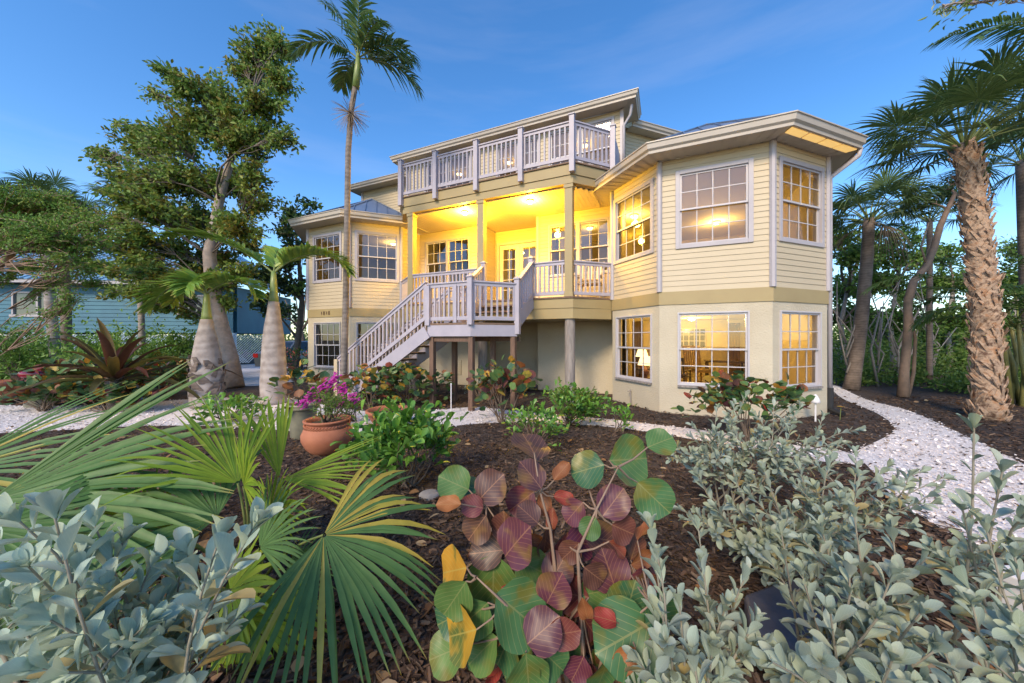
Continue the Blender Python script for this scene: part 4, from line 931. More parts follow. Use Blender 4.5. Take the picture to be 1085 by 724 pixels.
# ------------------------------------------------------------------ ground, paths, mulch
def mulchmat():
    m, t, b, l = nodes('bark mulch'); tcn = t.nodes.new('ShaderNodeTexCoord')
    v = t.nodes.new('ShaderNodeTexVoronoi'); v.inputs['Scale'].default_value = 34; v.inputs['Randomness'].default_value = 1
    mpn = t.nodes.new('ShaderNodeMapping'); mpn.inputs['Scale'].default_value = (1, 0.55, 1); n = t.nodes.new('ShaderNodeTexNoise'); n.inputs['Scale'].default_value = 5; n.inputs['Detail'].default_value = 8
    l(tcn.outputs['Object'], n.inputs['Vector']); ad = t.nodes.new('ShaderNodeMix'); ad.data_type = 'VECTOR'; ad.inputs['Factor'].default_value = 0.06; l(tcn.outputs['Object'], ad.inputs[4]); l(n.outputs['Color'], ad.inputs[5])
    l(ad.outputs[1], mpn.inputs['Vector']); l(mpn.outputs[0], v.inputs['Vector'])
    r = t.nodes.new('ShaderNodeValToRGB'); e = r.color_ramp.elements; e[0].color = (0.020, 0.013, 0.010, 1); e[1].color = (0.11, 0.07, 0.048, 1); x = e.new(0.5); x.color = (0.05, 0.032, 0.024, 1)
    sp = t.nodes.new('ShaderNodeSeparateColor'); l(v.outputs['Color'], sp.inputs[0]); l(sp.outputs[0], r.inputs['Fac'])
    n2 = t.nodes.new('ShaderNodeTexNoise'); n2.inputs['Scale'].default_value = 0.6; n2.inputs['Detail'].default_value = 4; l(tcn.outputs['Object'], n2.inputs['Vector'])
    mx2 = t.nodes.new('ShaderNodeMix'); mx2.data_type = 'RGBA'; l(n2.outputs['Fac'], mx2.inputs['Factor']); l(r.outputs['Color'], mx2.inputs[6]); mx2.inputs[7].default_value = (0.055, 0.04, 0.032, 1); l(mx2.outputs[2], b.inputs['Base Color'])
    bp = t.nodes.new('ShaderNodeBump'); bp.inputs['Strength'].default_value = 0.9; bp.inputs['Distance'].default_value = 0.03; l(v.outputs['Distance'], bp.inputs['Height']); l(bp.outputs[0], b.inputs['Normal']); b.inputs['Roughness'].default_value = 0.9
    return m
M['mulch'] = mulchmat()
M['chip'] = leafmat('bark chip', [(0.035, 0.022, 0.016), (0.075, 0.046, 0.032), (0.13, 0.08, 0.052), (0.055, 0.035, 0.027), (0.20, 0.14, 0.095)], 0.85, 0.0, 0.2)
M['litter'] = leafmat('fallen leaf', [(0.22, 0.10, 0.04), (0.30, 0.17, 0.07), (0.36, 0.27, 0.16), (0.16, 0.07, 0.035)], 0.8, 0.1)
M['shell'] = mat('white shell gravel', (0.62, 0.57, 0.56), 0.9, (0.80, 0.77, 0.77), 40, (0.3, 0.6), bump=(85, 0.8, 0.02), c3=(0.70, 0.66, 0.66))
M['shellbit'] = leafmat('shell fragment', [(0.78, 0.74, 0.73), (0.66, 0.60, 0.57), (0.84, 0.81, 0.80), (0.55, 0.46, 0.42)], 0.8, 0.0, 0.3)
q = MB(); q.poly([(-400, -60, 0), (400, -60, 0), (400, 700, 0), (-400, 700, 0)]); props(q.build('ground', M['mulch']), kind='structure')
WALK = [gnd(*p) for p in ((-90, 428), (60, 431), (130, 429), (200, 423), (262, 421), (300, 420), (330, 427), (380, 436), (430, 439), (470, 434), (505, 431), (545, 436), (600, 441), (643, 444), (700, 451), (760, 458), (850, 474), (905, 479), (925, 500), (740, 467), (700, 460), (643, 452), (600, 450), (545, 448), (505, 449), (470, 453), (430, 457), (390, 459), (345, 461), (310, 457), (250, 453), (200, 451), (130, 452), (60, 457), (-90, 463))]
SIDE = [gnd(*p) for p in ((872, 408), (882, 414), (893, 424), (925, 436), (945, 448), (949, 458), (930, 468), (912, 476), (905, 481), (925, 500), (942, 525), (970, 545), (1000, 562), (1040, 580), (1120, 606))] + [Vector((7, 1.6, 0)), Vector((14, .8, 0)), Vector((14, 2.6, 0)), Vector((9.5, 3.2, 0))] + [gnd(*p) for p in ((1130, 515), (1060, 480), (1022, 462), (990, 447), (960, 434), (923, 426), (900, 416), (886, 408))]
DRIVE = [gnd(*p) for p in ((120, 392), (228, 388), (300, 384), (345, 386), (345, 398), (300, 407), (262, 410), (228, 408), (150, 402))]
def smooth_poly(P, it=2):
    for _ in range(it):
        Q = []
        for i in range(len(P)):
            a, b = P[i], P[(i + 1) % len(P)]; Q += [a.lerp(b, 0.25), a.lerp(b, 0.75)]
        P = Q
    return P
def inpoly(x, y, P):
    c = np.zeros(len(x), bool); n = len(P)
    for i in range(n):
        a, b = P[i], P[(i + 1) % n]
        hit = ((a.y > y) != (b.y > y)) & (x < (b.x - a.x) * (y - a.y) / ((b.y - a.y) if abs(b.y - a.y) > 1e-9 else 1e-9) + a.x); c ^= hit
    return c
PATHS = []
for nm, P, z in (('front_path', WALK, 0.006), ('side_path', SIDE, 0.010), ('driveway', DRIVE, 0.006)):
    P = smooth_poly(P); PATHS.append(P); m_ = bpy.data.meshes.new(nm); b = bmesh.new(); f = b.faces.new([b.verts.new((p.x, p.y, z)) for p in P]); bmesh.ops.triangulate(b, faces=[f]); bmesh.ops.recalc_face_normals(b, faces=b.faces[:])
    if b.faces[:][0].normal.z < 0: bmesh.ops.reverse_faces(b, faces=b.faces[:])
    b.to_mesh(m_); b.free(); m_.materials.append(M['shell']); o = bpy.data.objects.new(nm, m_); COL.objects.link(o); props(o, kind='structure')
def onpath(x, y): return inpoly(x, y, PATHS[0]) | inpoly(x, y, PATHS[1]) | inpoly(x, y, PATHS[2])
HOUSEP = [W(u, v, 0) for u, v in ((-12.54, 9), (-12.54, 1.2), (-11.3, 0), (-9.3, 0), (-8.16, 1.14), (-8.1, 2.1), (-1.1, 2.1), (-1.14, 1.14), (0, 0), (2.01, 0), (3.24, 1.22), (3.24, 9))]
T_CHIP = template([(0, 0.45), (0.5, 0.5), (1.0, 0.4)], 0.08, 0.0)
def scatter(n, ymin, ymax, ln, asp, T, m, keep, power=2.0, tilt=0.35, z=0.008, name='mulch'):
    y = ymin + (ymax - ymin) * rng.random(n) ** power; x = (rng.random(n) * 2 - 1) * (y * 1.62 + 0.4); k = keep(x, y) & ~inpoly(x, y, HOUSEP); x, y = x[k], y[k]; n = len(x)
    a = rng.uniform(0, 6.283, n); D = np.stack([np.cos(a), np.sin(a), rng.normal(size=n) * tilt * 0.6], 1); N = np.stack([rng.normal(size=n) * tilt, rng.normal(size=n) * tilt, np.ones(n)], 1)
    L_ = ln * rng.uniform(0.5, 1.6, n); lb = LB(); lb.leaves(T, np.stack([x, y, z + rng.random(n) * 0.02], 1), D, N, L_, L_ * asp * rng.uniform(0.6, 1.5, n)); return props(lb.build(name, M[m], smooth=False), kind='stuff')
rng = np.random.default_rng(11)
edge = lambda x, y: ~onpath(x + rng.normal(size=len(x)) * 0.09, y + rng.normal(size=len(x)) * 0.09)
scatter(70000, 0.9, 9.5, 0.05, 0.28, T_CHIP, 'chip', edge, 1.6)
scatter(900, 1.0, 12, 0.075, 0.6, T_OVAL, 'litter', lambda x, y: ~onpath(x, y) | (rng.random(len(x)) < 0.12), 1.5, 0.4, 0.02, 'fallen_leaves')
scatter(5000, 2.2, 11, 0.035, 0.5, T_CHIP, 'chip', lambda x, y: onpath(x, y), 1.0, 0.3, 0.012, 'loose_bark')
scatter(60000, 2.2, 12, 0.022, 0.8, T_CHIP, 'shellbit', lambda x, y: onpath(x + rng.normal(size=len(x)) * 0.06, y + rng.normal(size=len(x)) * 0.06), 1.2, 0.5, 0.010, 'shell_gravel')

# ------------------------------------------------------------------ distant woods
rng = np.random.default_rng(21)
lb = LB(); O = []
for k in range(420):
    x = rng.uniform(-60, 60); y = rng.uniform(26, 40) + abs(x) * 0.1; h = rng.uniform(1.8, 3.4) * (1.25 if x > 10 else 1.0) + 0.8 * math.sin(x * 0.7); c = np.array([x, y, h * 0.5])
    O.append(c + rdir(70) * rng.uniform(0.5, 1, (70, 1)) * np.array([1.6, 1.6, h * 0.52]))
O = np.concatenate(O); lb.leaves(T_OVAL, O, rdir(len(O)), rdir(len(O), 0, 1), 0.34 * rng.uniform(.6, 1.3, len(O)), 0.22, 0); props(lb.build('woods', [M['leaf_wood']]), kind='stuff')
lb = LB(); O = []
for k in range(150):     # ground cover and low growth beyond the side path
    px = rng.uniform(885, 1180); Y = rng.uniform(12.0, 19.0); c = gnd(px, 400); x = (px - 542.5) / F * Y; h = rng.uniform(0.6, 2.7)
    O.append(np.array([x, Y, h * 0.45]) + rdir(120) * rng.uniform(0.4, 1, (120, 1)) * np.array([0.8, 0.7, h * 0.5]))
for k in range(60):
    px = rng.uniform(885, 1180); Y = rng.uniform(9.9, 11.5) if px > 990 else rng.uniform(11.5, 13); x = (px - 542.5) / F * Y; h = rng.uniform(0.3, 0.8)
    O.append(np.array([x, Y, h * 0.45]) + rdir(70) * rng.uniform(0.4, 1, (70, 1)) * np.array([0.5, 0.4, h * 0.5]))
O = np.concatenate(O); lb.leaves(T_OVAL, O, rdir(len(O)), rdir(len(O), 0, 1), 0.12 * rng.uniform(.6, 1.3, len(O)), 0.06, 0); props(lb.build('undergrowth', [M['leaf_wood']]), kind='stuff')
lb = LB(); O = []
for k in range(210):     # low greenery along the neighbour's lattice
    px = rng.uniform(-60, 235); Y = rng.uniform(11.5, 15.0); x = (px - 542.5) / F * Y; h = rng.uniform(0.4, 1.2) + rng.exponential(.7)
    O.append(np.array([x, Y, h * 0.45]) + rdir(90) * rng.uniform(0.4, 1, (90, 1)) * np.array([0.6, 0.5, h * 0.5]))
O = np.concatenate(O); lb.leaves(T_OVAL, O, rdir(len(O)), rdir(len(O), 0, 1), 0.13 * rng.uniform(.6, 1.3, len(O)), 0.07, 0); props(lb.build('ground_cover', [M['leaf_feather']]), kind='stuff')

# ------------------------------------------------------------------ neighbour's blue house
M['blue'] = mat('teal blue clapboard', (0.04, 0.165, 0.235), 0.6, (0.03, 0.13, 0.20), 1.0)
M['blueroof'] = mat('pale blue roof metal', (0.24, 0.42, 0.56), 0.35, (0.18, 0.34, 0.48), 1.0, metal=0.2)
M['lattice'] = mat('blue grey lattice', (0.35, 0.45, 0.55), 0.6)
NB = empty('neighbour_house', at(60, 330, 17.5).to_2d().to_3d(), R(7), 'teal blue neighbouring house with pale metal roof behind the palms', 'house')
lap = MB(); X0, X1 = -9.0, 8.2
def nlap(x0, x1, z0, z1):
    z = z0
    while z < z1 - .01: lap.poly([(x0, -0.03, z), (x1, -0.03, z), (x1, 0, min(z + .2, z1)), (x0, 0, min(z + .2, z1))]); z += .2
for x0, x1, z0, z1 in ((X0, -1.9, 1.9, 4.4), (-1.9, 0.3, 1.9, 2.75), (-1.9, 0.3, 3.95, 4.4), (0.3, 5.6, 1.9, 4.4), (5.6, 6.9, 1.9, 2.9), (5.6, 6.9, 3.9, 4.4), (6.9, X1, 1.9, 4.4)): nlap(x0, x1, z0, z1)
lap.box(X0, X1, 0.3, 6, 1.9, 4.4); lap.build('wall', M['blue'], NB)
for x0, x1, z0, z1 in ((-1.9, 0.3, 2.75, 3.95), (5.6, 6.9, 2.9, 3.9)):
    q = MB(); 
    for a, b, c, d in ((x0, x0 + .07, z0, z1), (x1 - .07, x1, z0, z1), (x0 + .07, x1 - .07, z1 - .07, z1), (x0 - .1, x1 + .1, z0 - .06, z0 + .05), ((x0 + x1) / 2 - .04, (x0 + x1) / 2 + .04, z0 + .05, z1 - .07)): q.box(a, b, -.06, .05, c, d)
    fr = q.build('window', M['trim'], NB); q = MB(); q.box(x0 + .07, x1 - .07, 0.02, 0.04, z0 + .05, z1 - .07); q.build('pane', mat('neighbour window glass', (0.10, 0.12, 0.11), 0.1), fr)
q = MB(); q.box(X0 - .5, X1 + .5, -0.62, -0.55, 4.33, 4.52); q.box(X0 - .5, X1 + .5, -0.55, 0, 4.36, 4.40); q.build('fascia', M['trim'], NB)
q = MB(); q.poly([(X0 - .5, -.66, 4.50), (X1 + .5, -.66, 4.50), (X1 - 2.2, 4, 7.0), (X0 + 2.2, 4, 7.0)]); q.poly([(X1 + .5, -.66, 4.50), (X1 + .5, 8.6, 4.50), (X1 - 2.2, 4, 7.0)])
for k in range(46):
    x = X0 - .3 + k * .38
    f = min(1, (X1 + .5 - x) / 2.7, (x - X0 + .5) / 2.7)
    if f > .05: q.beam((x, -.66, 4.52), (x, -.66 + 4.66 * f, 4.52 + 2.5 * f), .03, .05)
q.build('roof', M['blueroof'], NB)
q = MB()
for k in range(150):
    for s_ in (1, -1):
        x = X0 - 1.4 + k * .13; a, b = (x, -.012 * s_ - .05, .3), (x + 1.5 * s_, -.012 * s_ - .05, 1.8)
        q.beam(a, b, .012, .035)
q.build('lattice_skirt', M['lattice'], NB)
for x in (X0, -5, -1, 3, 6, X1): q = MB(); q.box(x - .08, x + .08, -.03, .15, 0, 1.9); q.build('stilt', M['lattice'], NB)

# parked car beyond the left bay
M['carpaint'] = mat('silver grey car paint', (0.22, 0.23, 0.25), 0.25, metal=0.6); M['carglass'] = mat('dark car glass', (0.02, 0.025, 0.03), 0.08); M['tail'] = mat('red tail light lens', (0.45, 0.02, 0.02), 0.2)
CAR = empty('parked_car', (-11.2, 18.6, 0), R(-12), 'silver grey car with red tail lights parked beyond the pink flowering bush', 'car')
def carsec(y, prof): return [(x, y, z) for x, z in prof]
q = MB(); ys = [-2.15, -2.05, -1.2, 0, 1.2, 1.95, 2.15]; tops = [0.85, 0.98, 1.02, 0.98, 0.95, 0.86, 0.70]; ws = [0.78, 0.85, 0.9, 0.9, 0.9, 0.86, 0.72]
vs = []
for y, tp, w_ in zip(ys, tops, ws): vs += [(-w_ * .92, y, .28), (-w_, y, .55), (-w_ * .95, y, tp - .06), (-w_ * .85, y, tp), (w_ * .85, y, tp), (w_ * .95, y, tp - .06), (w_, y, .55), (w_ * .92, y, .28)]
fs = [tuple(range(8)), tuple(range(len(vs) - 1, len(vs) - 9, -1))]
for i in range(6):
    for k in range(8): fs.append((i * 8 + k, i * 8 + (k + 1) % 8, i * 8 + 8 + (k + 1) % 8, i * 8 + 8 + k))
q.faces(vs, fs); body = q.build('body', M['carpaint'], CAR, smooth=False, bevel=0.03)
q = MB(); b_, t_ = [(-.78, -1.75), (.78, -1.75), (.78, 0.95), (-.78, 0.95)], [(-.6, -1.2), (.6, -1.2), (.6, 0.25), (-.6, 0.25)]
v = [(x, y, 1.0) for x, y in b_] + [(x, y, 1.42) for x, y in t_]; q.faces(v, [(0, 1, 5, 4), (1, 2, 6, 5), (2, 3, 7, 6), (3, 0, 4, 7), (0, 3, 2, 1)]); q.build('window_glass', M['carglass'], CAR)
q = MB(); q.faces([(x * 1.02, y, 1.42) for x, y in t_] + [(x * .9, y * .95, 1.47) for x, y in t_], [(0, 1, 5, 4), (1, 2, 6, 5), (2, 3, 7, 6), (3, 0, 4, 7), (4, 5, 6, 7), (3, 2, 1, 0)])
for a, b in zip(b_, t_): q.beam((*a, 1.0), (*b, 1.43), .06, .06)
q.build('car_roof', M['carpaint'], CAR)
for x in (-.72, .72): q = MB(); q.box(x - .14, x + .14, -2.17, -2.08, .68, .88); q.build('tail_light', M['tail'], CAR, bevel=.01)
for x in (-.86, .86):
    for y in (-1.35, 1.35):
        q = MB(); q.tube([(x - .1, y, .32), (x + .1, y, .32)], .32, 20); wh = q.build('wheel', M['black'], CAR); q = MB(); q.tube([(x - .104, y, .32), (x + .104, y, .32)], .19, 14); q.build('rim', M['carpaint'], wh)

# ------------------------------------------------------------------ trees
def clumps(L_, Y, dy=1.0, seed=5):
    g = np.random.default_rng(seed); out_ = []
    for x, y, r in L_:
        d = Y + g.uniform(-dy, dy); out_.append((tuple(at(x, y, d)), r * d / F))
    return out_
b = gnd(249, 411)
tree('broadleaf_tree', 'tallest leafy tree with leaning smooth grey trunk left of the house', b, [b, at(244, 380, 11.4), at(234, 345, 11.4), at(226, 310, 11.5), at(222, 270, 11.5), at(232, 215, 11.5), at(250, 150, 11.5), at(268, 100, 11.5)], [.27, .23, .22, .21, .18, .13, .09, .05],
     clumps([(280, 60, 24), (264, 80, 20), (300, 88, 16), (284, 112, 22), (304, 148, 12), (276, 140, 18), (228, 102, 22), (196, 92, 16), (176, 78, 10), (162, 100, 8), (215, 135, 28), (250, 148, 26), (183, 148, 26), (152, 158, 22), (132, 137, 11), (106, 166, 12), (142, 190, 24), (188, 192, 30), (240, 196, 28), (268, 182, 16), (277, 215, 15), (165, 222, 26), (212, 238, 30), (250, 240, 24), (182, 265, 22), (228, 272, 20), (143, 250, 16), (262, 262, 14), (288, 40, 12), (120, 205, 12), (205, 290, 18), (160, 290, 16), (185, 310, 14), (232, 298, 16), (140, 275, 14), (255, 285, 14), (120, 235, 14), (148, 215, 16), (112, 258, 16), (132, 288, 14), (172, 325, 10), (100, 282, 12), (150, 308, 12), (118, 310, 9), (195, 330, 9), (240, 318, 10), (300, 50, 10), (240, 120, 16)], 11.6, 1.3),
     ['leaf_tree', 'leaf_tree_gold'], (0.135, 0.07), sprays=84, per=24, weights=[1, 0.13], seed=31, droop=0.15, bark='bark_grey', limb=0.022)
b = Vector((at(-75, 300, 8).x, 8.2, 0))
tree('feathery_tree', 'fine leaved light green tree reaching in with bent tan limbs at far left', b, [b, at(-60, 350, 8), at(-40, 300, 8)], [.16, .14, .12],
     clumps([(18, 228, 24), (52, 213, 22), (84, 232, 20), (100, 258, 16), (62, 250, 24), (22, 255, 20), (2, 208, 16), (76, 276, 11), (40, 240, 20), (70, 222, 16), (5, 235, 20), (96, 285, 8), (110, 240, 12), (30, 284, 12), (58, 298, 10), (108, 300, 8), (80, 312, 9), (5, 292, 10), (74, 328, 7)], 8.0, 0.7), ['leaf_feather', 'leaf_tree'], (0.075, 0.032), sprays=130, per=38, weights=[1, 0.25], seed=32, T=T_FINE, bark='bark_tan',
     extra=(([at(-45, 305, 8), at(-12, 287, 7.9), at(6, 276, 7.9), at(16, 264, 7.9), at(34, 258, 8), at(52, 256, 8)], .10), ([at(8, 281, 7.9), at(26, 280, 7.9), at(50, 277, 7.9), at(82, 277, 8), at(98, 270, 8)], .045)), limb=0.008)
b = Vector((at(312, 400, 15.5).x, 15.5, 0))
tree('dark_tree', 'small dark green tree between the leaning grey trunk and the house', b, [b, at(316, 360, 15.5), at(320, 320, 15.5), at(316, 270, 15.5)], [.16, .13, .11, .06], clumps([(310, 225, 14), (300, 245, 15), (324, 238, 13), (302, 275, 18), (318, 262, 14), (290, 300, 18), (312, 305, 14), (330, 218, 8), (280, 322, 14), (300, 330, 12), (275, 290, 14)], 15.5, 0.8), ['leaf_dark', 'leaf_tree'], (0.20, 0.10), sprays=30, per=18, weights=[1, .3], seed=33, bark='bark_dark')
b = Vector((at(322, 400, 20).x, 20.5, 0))
tree('bare_tree', 'bare leafless tree against bright sky beside left corner of the house', b, [b, at(322, 365, 20), at(318, 345, 20)], [.14, .12, .09], [], ['leaf_dark'], seed=34, bark='bark_dark', extra=[([at(319, 352, 20), at(320 + dx * .4, 340, 20), at(320 + dx, ty, 20.2)], .06) for dx, ty in ((-18, 318), (-8, 305), (5, 300), (14, 312), (-26, 335), (18, 330), (-14, 345))])
GP = 'sabal palms'
sabal('sabal_palm', 'cabbage palm with smooth grey trunk nearest the left edge', Vector((at(63, 380, 12.5).x, 12.5, 0)), at(50, 228, 12.5), .15, .135, 20, .82, .85, 'palmgrey', GP, dead=9, seed=41, bend=-.12)
sabal('sabal_palm', 'cabbage palm with brown trunk and hanging dead skirt behind the grey trunk', Vector((at(70, 380, 13.4).x, 13.4, 0)), at(64, 240, 13.4), .15, .14, 18, .85, .8, 'palmbrown', GP, dead=14, seed=42, bend=.1)
sabal('sabal_palm', 'cabbage palm with slender grey trunk in front of the blue house wall', Vector((at(152, 385, 13).x, 13, 0)), at(146, 222, 13), .10, .085, 15, .75, .8, 'palmgrey', GP, seed=43)
b = gnd(1047, 444)
sabal('sabal_palm', 'stout cabbage palm with orange criss-cross boots on its trunk beside the shell path', b, at(1022, 152, 7.0), .205, .15, 34, .84, .98, 'boot', GP, booted=True, seed=44, bend=.12, droop=0.35, zmin=-.25)
b = gnd(902, 413)
t = sabal('sabal_palm', 'cabbage palm with bare brown trunk close to the right corner of the house', b, at(921, 232, 10.8), .19, .135, 22, .85, .8, 'palmbrown', GP, seed=45, dead=3, bend=.08)
sabal('sabal_palm', 'cabbage palm cut off by the right edge behind the booted trunk', Vector((at(1095, 430, 9.0).x, 9.0, 0)), at(1085, 170, 9.0), .17, .14, 18, .85, .85, 'palmbrown', GP, seed=46)
t = sabal('sabal_palm', 'small cabbage palm crown between the crooked trunk and booted palm', Vector((at(985, 410, 12.0).x, 12.0, 0)), at(985, 232, 12.0), .08, .075, 14, .75, .7, 'palmbrown', GP, seed=47)
b = gnd(957, 421)
tree('crooked_tree', 'thin crooked tan trunk growing between the two palms by the path', b, [b, at(958, 395, 9.5), at(962, 350, 9.5), at(962, 318, 9.5), at(968, 298, 9.5), at(982, 282, 9.5), at(990, 262, 9.5), at(996, 240, 9.5), at(1004, 222, 9.5), at(1012, 205, 9.5)], [.13, .10, .09, .085, .085, .08, .075, .07, .055, .04],
     clumps([(1008, 200, 14), (990, 215, 12), (1022, 212, 14)], 9.5, .5), ['leaf_dark', 'leaf_wood'], (0.13, .06), seed=35, bark='bark_tan', sprays=24, per=14, extra=(([at(962, 420, 9.7), at(968, 395, 9.7), at(970, 360, 9.7), at(964, 325, 9.7), at(972, 300, 9.8)], .05), ([at(982, 282, 9.5), at(976, 262, 9.5), at(984, 236, 9.6)], .03)))
for i, (bx_, cl, lab) in enumerate(((893, [(892, 250, 18), (905, 270, 18), (920, 300, 20), (898, 305, 22), (890, 335, 20), (915, 335, 18), (930, 275, 14), (925, 250, 10)], 'light green bushy tree behind the bare brown palm trunk'),
                                   (945, [(945, 268, 18), (960, 250, 16), (940, 300, 20), (975, 275, 16), (955, 335, 22), (930, 350, 20), (970, 310, 16)], 'light green bushy tree behind the crooked trunk'),
                                   (1005, [(1000, 268, 18), (1015, 300, 20), (990, 300, 18), (1005, 340, 24), (1025, 350, 22), (985, 355, 20), (1015, 385, 24), (990, 395, 22)], 'light green bushy tree filling the gap left of the booted palm'),
                                   (1075, [(1070, 300, 26), (1095, 260, 24), (1075, 350, 26), (1100, 330, 26), (1060, 390, 24), (1090, 390, 24)], 'bushy tree behind the booted palm at the right edge'))):
    Yb = 13.5 + i * .8; b = Vector((at(bx_, 400, Yb).x, Yb, 0))
    tree('bushy_tree', lab, b, [b, at(bx_ + 2, 380, Yb), at(bx_ - 2, 345, Yb), at(bx_ + 4, 310, Yb)], [.12, .10, .08, .05], clumps(cl, Yb, 1.0, 60 + i), ['leaf_wood', 'leaf_feather'], (0.17, .08), sprays=45, per=20, weights=[1, .6], seed=36 + i, bark='bare_twig', group='bushy trees beyond the side path')
rng = np.random.default_rng(77)
for k in (0, 2, 4, 6):     # bare grey saplings leaning every way between the palms
    px = (897, 915, 930, 942, 952, 975, 985)[k]; Yb = 10.8 + .35 * k; b = Vector((at(px, 400, Yb).x, Yb, 0)); ex = []
    for j in range(5): ex.append(([at(px, 395 - 8 * j, Yb), at(px + rng.uniform(-14, 14), 375 - 9 * j, Yb), at(px + rng.uniform(-36, 36), 340 - 13 * j + rng.uniform(-14, 14), Yb + .3)], .028))
    tree('bare_sapling', 'bare grey leaning sapling in the thicket between the brown palm and crooked trunk', b, [b, at(px + rng.uniform(-18, 18), 370, Yb), at(px + rng.uniform(-45, 45), 325, Yb)], [.04, .032, .02], [], ['leaf_wood'], seed=80 + k, bark='bare_twig', extra=ex, group='bare saplings in the thicket', cat='sapling')

# tall feather palm by the steps
b = Vector((at(363, 430, 8.5).x, 8.5, 0)); FX = empty('feather_palm', b, 0, 'tall slender feather palm in front of the left bay', 'palm tree')
tp = [at(*p, 8.5) - b for p in ((364, 427), (364, 400), (366, 340), (367, 280), (368, 220), (369, 160), (372, 118), (377, 88))]
q = MB(); q.tube(tp, [.088, .08, .074, .070, .068, .066, .064, .06], 14); q.build('trunk', M['palmdark'], FX, smooth=True)
q = MB(); q.tube([tp[-1] - Vector((0, 0, .12)), tp[-1] + Vector((.05, 0, .35)), tp[-1] + Vector((.06, 0, .8))], [.085, .08, .03], 12); q.build('crownshaft', M['crownshaft'], FX, smooth=True)
c = tp[-1] + Vector((.05, 0, .6))
for (dx, dy, dz, ln, dr, side, sd) in ((-.9, -.1, .85, 1.75, 1.9, 0, 1), (-.35, .1, 1.4, 2.0, .75, 0, 2), (.15, -.3, 1.5, 1.75, .9, 0, 3), (.6, .4, .9, 1.5, 1.3, 0, 4), (.9, -.2, .50, 1.8, 1.75, 0, 5), (.75, .1, .10, 1.75, 1.35, 0, 6), (.5, -.5, .5, 1.5, 1.5, 0, 7), (-.6, .6, .4, 1.2, 1.4, 0, 8)):
    rng = np.random.default_rng(200 + sd); frond('frond', rachis(c, (dx, dy, dz), ln, dr), [M['frond'], M['stem_green']], FX, leaf=.56, n=34, w_=.055, vang=.35, drop=.45, fwd=.75, cluster=.3)
rng = np.random.default_rng(210); lb = LB(); fc = at(371, 120, 8.35) - b     # drooping old flower stalk, a spiky ball of dry threads
lb.tube([tp[-1], fc], [.02, .012], 5)
for k in range(130):
    d = rdir(1, -1, .6)[0]; lb.ribbon(np.array(fc) + np.array([[0, 0, 0], d * .22, d * .46 + np.array([0, 0, -.06])]), [.012, .012, .005], (0, -1, .3))
lb.build('flower_stalk', [M['sabal_dead']], FX)

# bottle palms
def bottle(label, b, prof, cs, fr, Y):
    t = empty('bottle_palm', b, 0, label, 'palm tree', 'bottle palms'); scar = 'scarred' in label; q = MB()
    q.lathe([(r, z) for z, r in prof], 28, wob=lambda g, z: .03 * math.sin(3 * g + z * 5) + .015 * math.sin(7 * g)); q.build('trunk', M['bottle'], t, smooth=True)
    if scar: boots(t, [Vector((0, 0, .25)), Vector((0, 0, 1.1))], [.325, .285], .3, 1.1, 6, 7, 'bark_scar', 'palmbrown')
    z0 = prof[-1][0]; q = MB(); q.lathe([(prof[-1][1] * .98, z0 - .05), (prof[-1][1] * .85, z0 + .15 * cs), (prof[-1][1] * .62, z0 + .6 * cs), (.05, z0 + cs)], 18); q.build('crownshaft', M['crownshaft'], t, smooth=True)
    for i, (d, ln, dr, leaf, n) in enumerate(fr):
        frond('frond', rachis((0, 0, z0 + cs * .93), d, ln, dr, 18), [M['frond_bright'], M['stem_green']], t, leaf=leaf, n=n, w_=.08, vang=.5, drop=.25, r0=.024, fwd=.6, t0=.14)
    return t
rng = np.random.default_rng(300)
bottle('squat bottle palm with scarred trunk and short curled yellow green crown', gnd(219, 431), [(0, .30), (.10, .31), (.35, .32), (.8, .31), (1.2, .27), (1.6, .20), (1.85, .145), (2.05, .115)], .62, [((-.8, -.4, .75), 1.25, 2.7, .72, 46), ((.9, -.1, .9), 1.5, 2.0, .62, 46), ((-.45, .3, 1.1), 1.3, 1.9, .6, 36), ((.25, -.7, .9), 1.1, 2.2, .62, 36), ((-.9, .2, .5), 1.2, 1.6, .6, 36)], 8.2)
rng = np.random.default_rng(301)
bottle('tall bottle palm with smooth ringed trunk and long arching fronds', gnd(290, 428), [(0, .26), (.12, .27), (.5, .275), (1.0, .265), (1.5, .235), (1.9, .19), (2.25, .14), (2.5, .115)], .75, [((-.85, -.10, .80), 2.7, 1.05, .66, 70), ((.85, -.15, .72), 2.3, 1.75, .66, 64), ((.3, .5, 1.0), 1.5, 1.2, .55, 40), ((-.25, .5, 1.0), 1.4, 1.0, .5, 36)], 8.5)

# areca clump and a coconut palm that reach in from the right edge
b = Vector((at(1085, 430, 8.2).x, 8.2, 0)); AR = empty('areca_palm', b, 0, 'clump of yellow caned areca palm behind the booted trunk', 'palm tree')
rng = np.random.default_rng(310)
for k in range(7):
    a = k * .9; e = Vector((.35 * math.cos(a) + (-.5 if k % 2 else .1), .3 * math.sin(a), 1.7 + .35 * (k % 4))); q = MB(); q.tube([(.2 * math.cos(a), .2 * math.sin(a), 0), e * .5 + Vector((.03, 0, 0)), e], [.05, .045, .035], 8); q.build('cane', mat('yellow cane', (.24, .22, .07), .5, (.15, .16, .06), 6) if k == 0 else bpy.data.materials['yellow cane'], AR, smooth=True)
    for j in range(3):
        d = (math.cos(a + j * 2.1) - .55, math.sin(a + j * 2.1), 1.1); frond('frond', rachis(e, d, rng.uniform(1.7, 2.5), rng.uniform(1.3, 1.9)), [M['frond'], M['stem_green']], AR, leaf=.48, n=30, w_=.04, vang=.4, drop=.5, fwd=.7)
